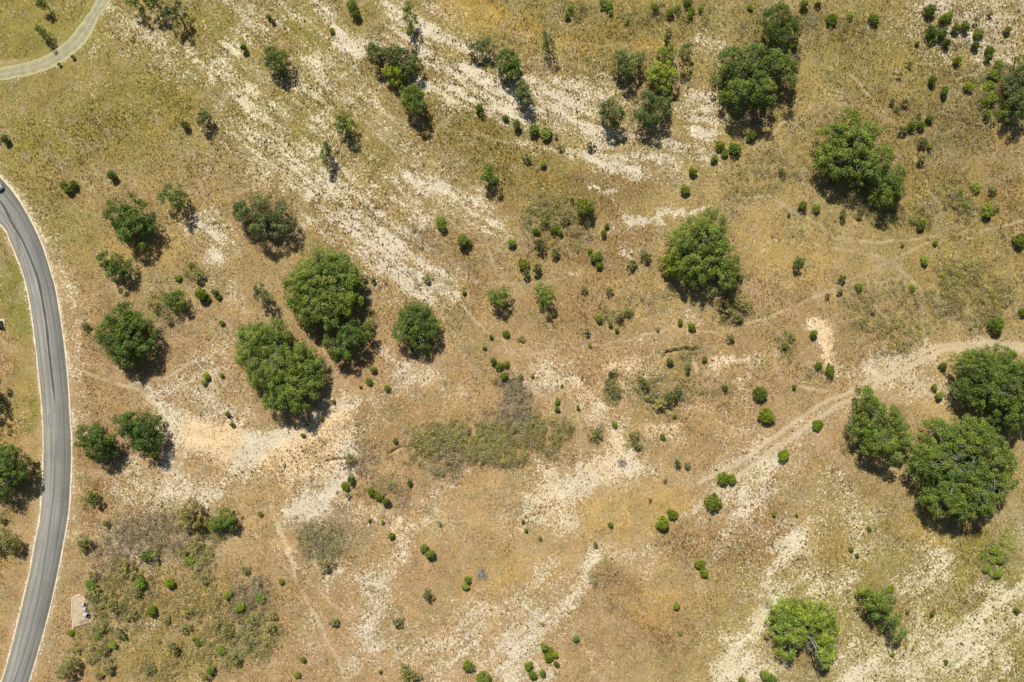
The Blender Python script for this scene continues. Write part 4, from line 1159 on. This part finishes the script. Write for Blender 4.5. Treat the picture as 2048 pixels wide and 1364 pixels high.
# ------------------------------------------------------------------ brush thickets: uncountable low scrub
THK = '''
862 876 50 30 O 1.5;905 865 40 30 O 1.4;960 876 60 34 O 1.6;1010 890 46 34 O 1.6;1060 870 50 36 O 1.2;1112 862 34 26 O 1.2;890 928 34 34 S 1.1;1000 912 60 18 O 1.2;1030 800 34 46 W 1.2;1010 762 30 26 S .9;1045 835 40 34 S .8;985 830 30 26 W .6;1090 905 40 20 S .7;830 905 30 26 S .6;920 900 60 24 W .7;1020 850 46 24 W .6;890 880 30 20 W .6;850 900 30 24 O .6
1100 415 54 24 O .7;1150 445 34 26 O .7;1066 440 30 26 O .7;1190 470 20 16 S .5;1120 490 40 20 O .35;1060 500 30 30 S .25
325 605 30 28 O .8;355 620 22 24 O .7;388 545 20 18 O .7;318 650 24 20 S .4;285 660 18 22 O .7;180 660 16 16 O .5
250 1160 56 44 O .55;235 1240 60 44 S .5;200 1200 26 34 O .8;290 1170 40 30 W .5;480 1230 66 70 S .6;440 1300 66 40 O .45;520 1270 36 44 O .7;400 1110 30 40 O .7;330 1330 60 30 O .35;180 1290 40 40 O .45;300 1070 76 50 W .8;230 1110 50 40 W .6;260 1060 60 30 S .4;420 1060 40 26 O .7;380 1200 60 60 O .25;520 1170 26 26 W .8;490 1190 26 40 W .6;180 1000 20 20 O .6;185 960 20 14 S .4
650 1075 44 40 S .85;610 1070 24 36 S .6;650 1100 30 20 W .5
1925 545 50 34 O .9;1900 590 44 44 O .9;1985 600 40 50 O .8;1950 640 40 24 S .5;1865 620 40 40 S .4;1750 640 50 30 O .7;1800 670 44 36 O .6;1715 600 34 26 S .55;1820 610 30 26 S .5;1775 430 50 22 O .55;1715 395 34 26 O .7;1690 365 40 20 O .5;1905 395 46 34 O .6;1925 420 30 26 O .6;1840 440 30 20 O .4;1760 700 60 30 W .3;1780 600 60 50 S .3
1468 612 34 28 O .7;1440 640 24 14 S .4;1330 790 54 32 S .7;1295 765 36 26 O .5;1222 776 18 28 O .9;1570 690 20 24 O .5;1480 550 24 16 S .4;1270 885 18 22 O .7;1190 865 16 18 O .7;1380 770 50 26 S .4;1230 630 34 18 O .5;1280 600 30 24 S .25;1380 700 34 14 S .6;1440 790 50 26 S .35
1330 30 46 26 O .5;1150 20 34 18 O .5;1400 40 40 30 O .35;1500 50 50 50 S .35;1260 40 60 24 O .2;1640 40 60 30 S .35;1720 60 60 30 S .3
1985 180 40 50 O .75;1960 220 34 30 O .6;2020 220 34 26 S .7;1950 150 26 26 S .4;1890 120 60 50 S .3;1900 50 50 50 S .3;1870 260 60 60 S .25;1930 260 60 50 W .35;1800 230 60 50 S .25;1690 240 60 40 O .2;1560 330 60 40 W .35;1500 360 60 40 S .35;1450 400 50 30 S .2;1620 330 50 40 S .3;1600 450 60 40 W .25
760 975 50 30 S .5;800 985 30 24 W .5;720 930 34 24 W .5;740 900 40 24 W .45;700 860 40 30 W .3;900 700 0 0 O 0;860 560 40 30 S .25;850 470 50 30 W .3;920 500 60 40 W .2;1250 1210 40 30 W .2;1210 1160 34 24 W .4;520 1060 24 30 S .2;560 1270 30 40 S .2;740 1180 14 12 O .5;1560 720 40 30 S .25;1500 740 50 30 S .25;1630 750 30 24 W .4;60 460 0 0 S 0;10 1090 24 34 O .6;14 1030 16 24 O .3;170 1085 14 18 S .5;1350 500 0 0 O 0;740 640 14 26 O .7;1350 580 22 16 O .4;1465 575 16 14 S .5;1690 870 14 20 O .5;1690 900 14 14 O .4;1940 860 14 30 O .4;1550 1000 24 40 S .2;1990 1115 30 34 L .7;560 665 14 10 O .4;600 700 16 20 O .3
'''
PP, RP, KC = [], [], []
KCOL = {'O': lin((190, 184, 104)), 'S': lin((172, 170, 116)), 'W': lin((190, 172, 146)), 'L': lin((155, 168, 76))}
for t in THK.replace('\n', ';').split(';'):
    t = t.split()
    if len(t) < 6 or float(t[5]) == 0: continue
    cx, cy, rx, ry = map(float, t[:4]); dn = float(t[5]); n = int(rx * ry * .42 * dn * ((1.5 if cx < 600 and cy > 980 else 1.15) * (.62 if t[4] in 'WS' else 1))) + 3
    a = rng.random(n) * 6.283; d = np.sqrt(rng.random(n)) * (1 + .22 * rng.normal(size=n))
    ex, ey = cx + rx * d * np.cos(a), cy + ry * d * np.sin(a)
    kk = fbm(ex, ey, 15, 301, 3) + .25 * rng.random(n) > .54
    ex, ey = ex[kk], ey[kk]; n = len(ex)
    hz = .25 + .75 * rng.random(n) * min(dn, 1)
    PP.append(np.stack([(ex - CX) * S, (CY - ey) * S, hz], -1)); RP.append(.30 + .55 * rng.random(n) ** 1.5 * (.5 + min(dn, 1) * .5))
    alt = rng.random(n)[:, None]
    cc = np.where(alt < .25, KCOL['W'], np.where(alt < .52, KCOL['S'], KCOL[t[4]])) * (.6 + .7 * rng.random((n, 1)))
    if t[4] == 'O': cc = np.where(alt > .85, lin((192, 186, 92)), cc)
    KC.append(cc)
# scattered weeds all over
n = 7800; ex = rng.uniform(-220, 2270, n); ey = rng.uniform(-200, 1565, n)
kk = (fbm(ex, ey, 90, 311, 3) + .25 * rng.random(n) > .58) & (samp(roadm, ex, ey) < .05) & (samp(mown, ex, ey) < .5) & ((ex > 320) | (ey > 950)); ex, ey = ex[kk], ey[kk]; n = len(ex)
PP.append(np.stack([(ex - CX) * S, (CY - ey) * S, .12 + .2 * rng.random(n)], -1)); RP.append(.16 + .26 * rng.random(n) ** 2)
alt = rng.random(n)[:, None]; KC.append(np.where(alt < .35, KCOL['W'], np.where(alt < .65, KCOL['O'], lin((104, 112, 62)))) * (.7 + .5 * rng.random((n, 1))))
PP = np.concatenate(PP); RP = np.concatenate(RP); KC = np.concatenate(KC)
V, sh = leaf_cloud(rng, PP, RP, 70, .17, up=.2, low=-.9, flat=1.0)
kq = np.maximum((70 * RP ** 2).astype(int), 3); ci = np.repeat(np.repeat(np.arange(len(PP)), kq), 4)
tag(obj('low_scrub', mesh_np('low_scrub', V, np.arange(len(V)).reshape(-1, 4), KC[ci] * sh[:, None]), tint_mat('low_scrub_leaves', .8, .2, .15)),
    'low olive and grey scrub spread through the grassland', 'scrub', kind='stuff')

# ------------------------------------------------------------------ culvert slab and pipes
M_conc = simple_mat('culvert_concrete', hexc(196, 174, 146), .9, .1, 1.2, .14)
M_pipe = simple_mat('white_metal_pipe', hexc(190, 186, 196), .45, .4, 5, .06, 0.0)
M_dark = simple_mat('pipe_inside_shade', (.02, .02, .022), .9, .1)
def poly_slab(name, P, zt, zb, mat, parent=None):
    n = len(P); V = [(*wxy(*p), zt(p) if callable(zt) else zt) for p in P] + [(*wxy(*p), zb) for p in P]
    F = [tuple(range(n))[::-1]] + [(i, (i + 1) % n, n + (i + 1) % n, n + i) for i in range(n)]
    me = bpy.data.meshes.new(name); me.from_pydata(V, [], F); me.validate()
    import bmesh; bm = bmesh.new(); bm.from_mesh(me); bmesh.ops.recalc_face_normals(bm, faces=bm.faces); bm.to_mesh(me); bm.free()
    return obj(name, me, mat, parent)
slab_pts = [(146, 1196), (152, 1192), (163, 1189), (176, 1187), (186, 1190), (190, 1205), (193, 1225), (188, 1238), (178, 1246), (148, 1254), (146, 1230), (146, 1208)]
cr_ = empty('culvert_headwall', (*wxy(168, 1222), 0)); tag(cr_, 'pale concrete slab of a culvert beside the road at lower left', 'culvert slab')
o = poly_slab('slab', slab_pts, lambda p: .30 - .004 * (p[0] - 146), -.4, M_conc); o.parent = cr_; o.location = (-cr_.location.x, -cr_.location.y, 0)
kp = [(x - 1.5 if x < 150 else x, y) for x, y in slab_pts]
# raised rim along the left and upper edges
V, F = [], []
rim = [(148, 1254), (145.6, 1230), (145.6, 1208), (146, 1196), (152, 1191.6), (163, 1188.6)]
tube(V, F, [(wxy(*p)[0], wxy(*p)[1], .30) for p in rim], [.16] * len(rim), 6)
o = obj('rim', mesh_np('rim', np.array(V), np.array(F), smooth=False), simple_mat('rim_concrete', hexc(236, 220, 186), .9, .1, 2, .1), cr_); o.location = (-cr_.location.x, -cr_.location.y, 0)
def pipe(px_, py_, label, r=.46, L=1.15, yaw=0.12):
    seg = 20; V, F = [], []
    prof = [(-.05, r), (0.1, r)] + [(L * k / 10, r * (1.03 if k % 2 else 1.0)) for k in range(1, 10)] + [(L, r * 1.05), (L, r * .93), (L * .1, r * .92)]
    for (xx, rr) in prof:
        for k in range(seg):
            a = 2 * math.pi * k / seg; V.append((xx, rr * math.cos(a), rr * math.sin(a)))
    for i in range(len(prof) - 1):
        for k in range(seg): F.append((i * seg + k, i * seg + (k + 1) % seg, (i + 1) * seg + (k + 1) % seg, (i + 1) * seg + k))
    root = empty('culvert_pipe', (*wxy(px_, py_), .52)); root.rotation_euler = (0, -.42, yaw)
    obj('barrel', mesh_np('barrel', np.array(V), np.array(F), smooth=True), M_pipe, root)
    V = [(L * .86, r * .92 * math.cos(2 * math.pi * k / seg), r * .92 * math.sin(2 * math.pi * k / seg)) for k in range(seg)]
    me = bpy.data.meshes.new('opening_shade'); me.from_pydata(V, [], [tuple(range(seg))]); obj('opening_shade', me, M_dark, root)  # near-black disc across the mouth paints in the shade inside the pipe
    tag(root, label, 'culvert pipe', 'white culvert pipes on the concrete slab'); return root
pipe(168.5, 1208.5, 'uppermost of the three white culvert pipes on the concrete slab', .42, .95, .35)
pipe(171, 1216.5, 'middle white culvert pipe on the concrete slab', .44, 1.0, .15)
pipe(172, 1227, 'lowest and largest white culvert pipe on the concrete slab', .52, 1.2, -.1)

# ------------------------------------------------------------------ game feeder beside the largest oak
def ring(prof, seg=20):
    V, F = [], []
    for (rr, zz) in prof:
        for k in range(seg): a = 2 * math.pi * k / seg; V.append((rr * math.cos(a), rr * math.sin(a), zz))
    for i in range(len(prof) - 1):
        for k in range(seg): F.append((i * seg + k, i * seg + (k + 1) % seg, (i + 1) * seg + (k + 1) % seg, (i + 1) * seg + k))
    V.append((0, 0, prof[-1][1])); c = len(V) - 1; b = (len(prof) - 1) * seg
    F2 = F + [(b + k, b + (k + 1) % seg, c, c) for k in range(seg)]
    me = bpy.data.meshes.new('part'); me.from_pydata(V, [], [f if f[2] != f[3] else f[:3] for f in F2]); return me
x, y = wxy(725.5, 551, 1.9); fr = empty('game_feeder', (x, y, -.1)); tag(fr, 'white lidded wildlife feeder on legs beside the largest left-centre oak', 'wildlife feeder')
obj('barrel', ring([(.05, .75), (.30, 1.0), (.34, 1.05), (.34, 1.8)]), simple_mat('feeder_green', (.10, .13, .09), .6, .3), fr)
obj('lid', ring([(.42, 1.76), (.44, 1.80), (.36, 1.92), (.10, 2.02)]), simple_mat('feeder_lid', (.85, .86, .82), .5, .3, 4, .04), fr)
for k in range(3):
    V, F = [], []; a = 2.1 * k + .4
    tube(V, F, [(.33 * math.cos(a), .33 * math.sin(a), 1.3), (.8 * math.cos(a), .8 * math.sin(a), -.1)], [.035, .035], 6)
    obj('leg', mesh_np('leg', np.array(V), np.array(F)), bpy.data.materials['feeder_green'], fr)

# ------------------------------------------------------------------ pad mounted transformer at the left edge
def box(name, sx, sy, sz, loc, mat, parent, bev=.03):
    import bmesh
    bm = bmesh.new(); bmesh.ops.create_cube(bm, size=1)
    for v in bm.verts: v.co = Vector((v.co.x * sx, v.co.y * sy, v.co.z * sz)) + Vector(loc)
    if bev: bmesh.ops.bevel(bm, geom=bm.edges[:], offset=bev, segments=2, affect='EDGES')
    me = bpy.data.meshes.new(name); bm.to_mesh(me); bm.free(); return obj(name, me, mat, parent)
x, y = wxy(0, 646.5); ut = empty('utility_cabinet', (x, y, 0)); tag(ut, 'pale green utility cabinet at the left edge on the mown verge', 'utility cabinet')
M_ug = simple_mat('cabinet_green', hexc(186, 194, 150), .5, .3, 3, .05)
box('pad', 2.6, 2.2, .2, (0, 0, .02), simple_mat('cabinet_pad', hexc(205, 190, 160), .9, .1, 3, .1), ut)
box('body', 1.7, 1.3, 1.0, (-.05, 0, .62), M_ug, ut, .05)
box('lid', 1.8, 1.4, .10, (-.05, 0, 1.18), M_ug, ut, .04)
box('dark_side', .05, 1.1, .8, (.83, 0, .62), simple_mat('cabinet_dark_side', (.10, .12, .08), .5, .3), ut, .01)  # thin dark panel covering most of the cabinet's right side

# ------------------------------------------------------------------ car leaving the frame at the left
def car(px_, py_, dpx, dpy, label):
    import bmesh
    x, y = wxy(px_, py_); rt = empty('car', (x, y, .03)); rt.rotation_euler.z = math.atan2(-dpy, dpx); tag(rt, label, 'car')
    paint_ = simple_mat('silver_paint', hexc(206, 204, 208), .3, .5, 3, .03, .2); glass = simple_mat('car_glass', (.02, .025, .03), .08, .6, 3, .05); tyre_m = simple_mat('tyre', (.02, .02, .02), .8, .2); rim_m = simple_mat('wheel_rim', (.5, .5, .52), .3, .5, 3, .05, .8)
    def loft(sections, name, mat):
        V, F = [], []
        for (xx, hw, z0, z1, tw) in sections:
            V += [(xx, -hw, z0), (xx, -hw, (z0 + z1) / 2), (xx, -tw, z1), (xx, tw, z1), (xx, hw, (z0 + z1) / 2), (xx, hw, z0)]
        n = 6
        for i in range(len(sections) - 1):
            for k in range(n): F.append((i * n + k, i * n + (k + 1) % n, (i + 1) * n + (k + 1) % n, (i + 1) * n + k))
        F.append(tuple(range(n))); F.append(tuple(range((len(sections) - 1) * n, len(sections) * n)))
        me = bpy.data.meshes.new(name); me.from_pydata(V, [], F)
        bm = bmesh.new(); bm.from_mesh(me); bmesh.ops.recalc_face_normals(bm, faces=bm.faces); bmesh.ops.bevel(bm, geom=bm.edges[:], offset=.04, segments=2, affect='EDGES'); bm.to_mesh(me); bm.free()
        for p in me.polygons: p.use_smooth = True
        return obj(name, me, mat, rt)
    loft([(-2.25, .78, .35, .80, .70), (-2.1, .88, .25, .98, .78), (-1.2, .91, .22, 1.02, .80), (.9, .91, .22, 1.0, .80), (1.9, .86, .24, .86, .74), (2.25, .70, .34, .66, .62)], 'body', paint_)
    loft([(-2.0, .74, .92, 1.0, .70), (-1.25, .76, .95, 1.44, .60), (.25, .76, .95, 1.46, .60), (1.05, .74, .92, .99, .70)], 'window', glass)
    loft([(-1.35, .60, 1.40, 1.50, .56), (.32, .60, 1.41, 1.51, .56)], 'roof', paint_)
    for sx in (-1.38, 1.38):
        for sy in (-.84, .84):
            for nm, rr, w_, mm in (('tyre', .33, .22, tyre_m), ('rim', .2, .235, rim_m)):
                bm = bmesh.new(); bmesh.ops.create_cone(bm, segments=24, radius1=rr, radius2=rr, depth=w_, cap_ends=True)
                for v in bm.verts: v.co = Vector((v.co.x, v.co.z, v.co.y))
                me = bpy.data.meshes.new(nm); bm.to_mesh(me); bm.free()
                if nm == 'tyre':
                    wh = bpy.data.objects.new('wheel', None); COL.objects.link(wh); wh.parent = rt; wh.location = (sx, sy, .33)
                obj(nm, me, mm, wh)
    for sy in (-.6, .6): box('headlight', .12, .32, .12, (2.12, sy, .62), simple_mat('headlight_glass', (.8, .82, .85), .1, .6), rt, .03)
car(-5.5, 367, .64, .77, 'silver car on the road, cut off by the left edge of the photo')
print('objects', len(bpy.data.objects), 'top-level labels', len(set(labels)), len(labels), 'max words', max(len(l.split()) for l in labels))
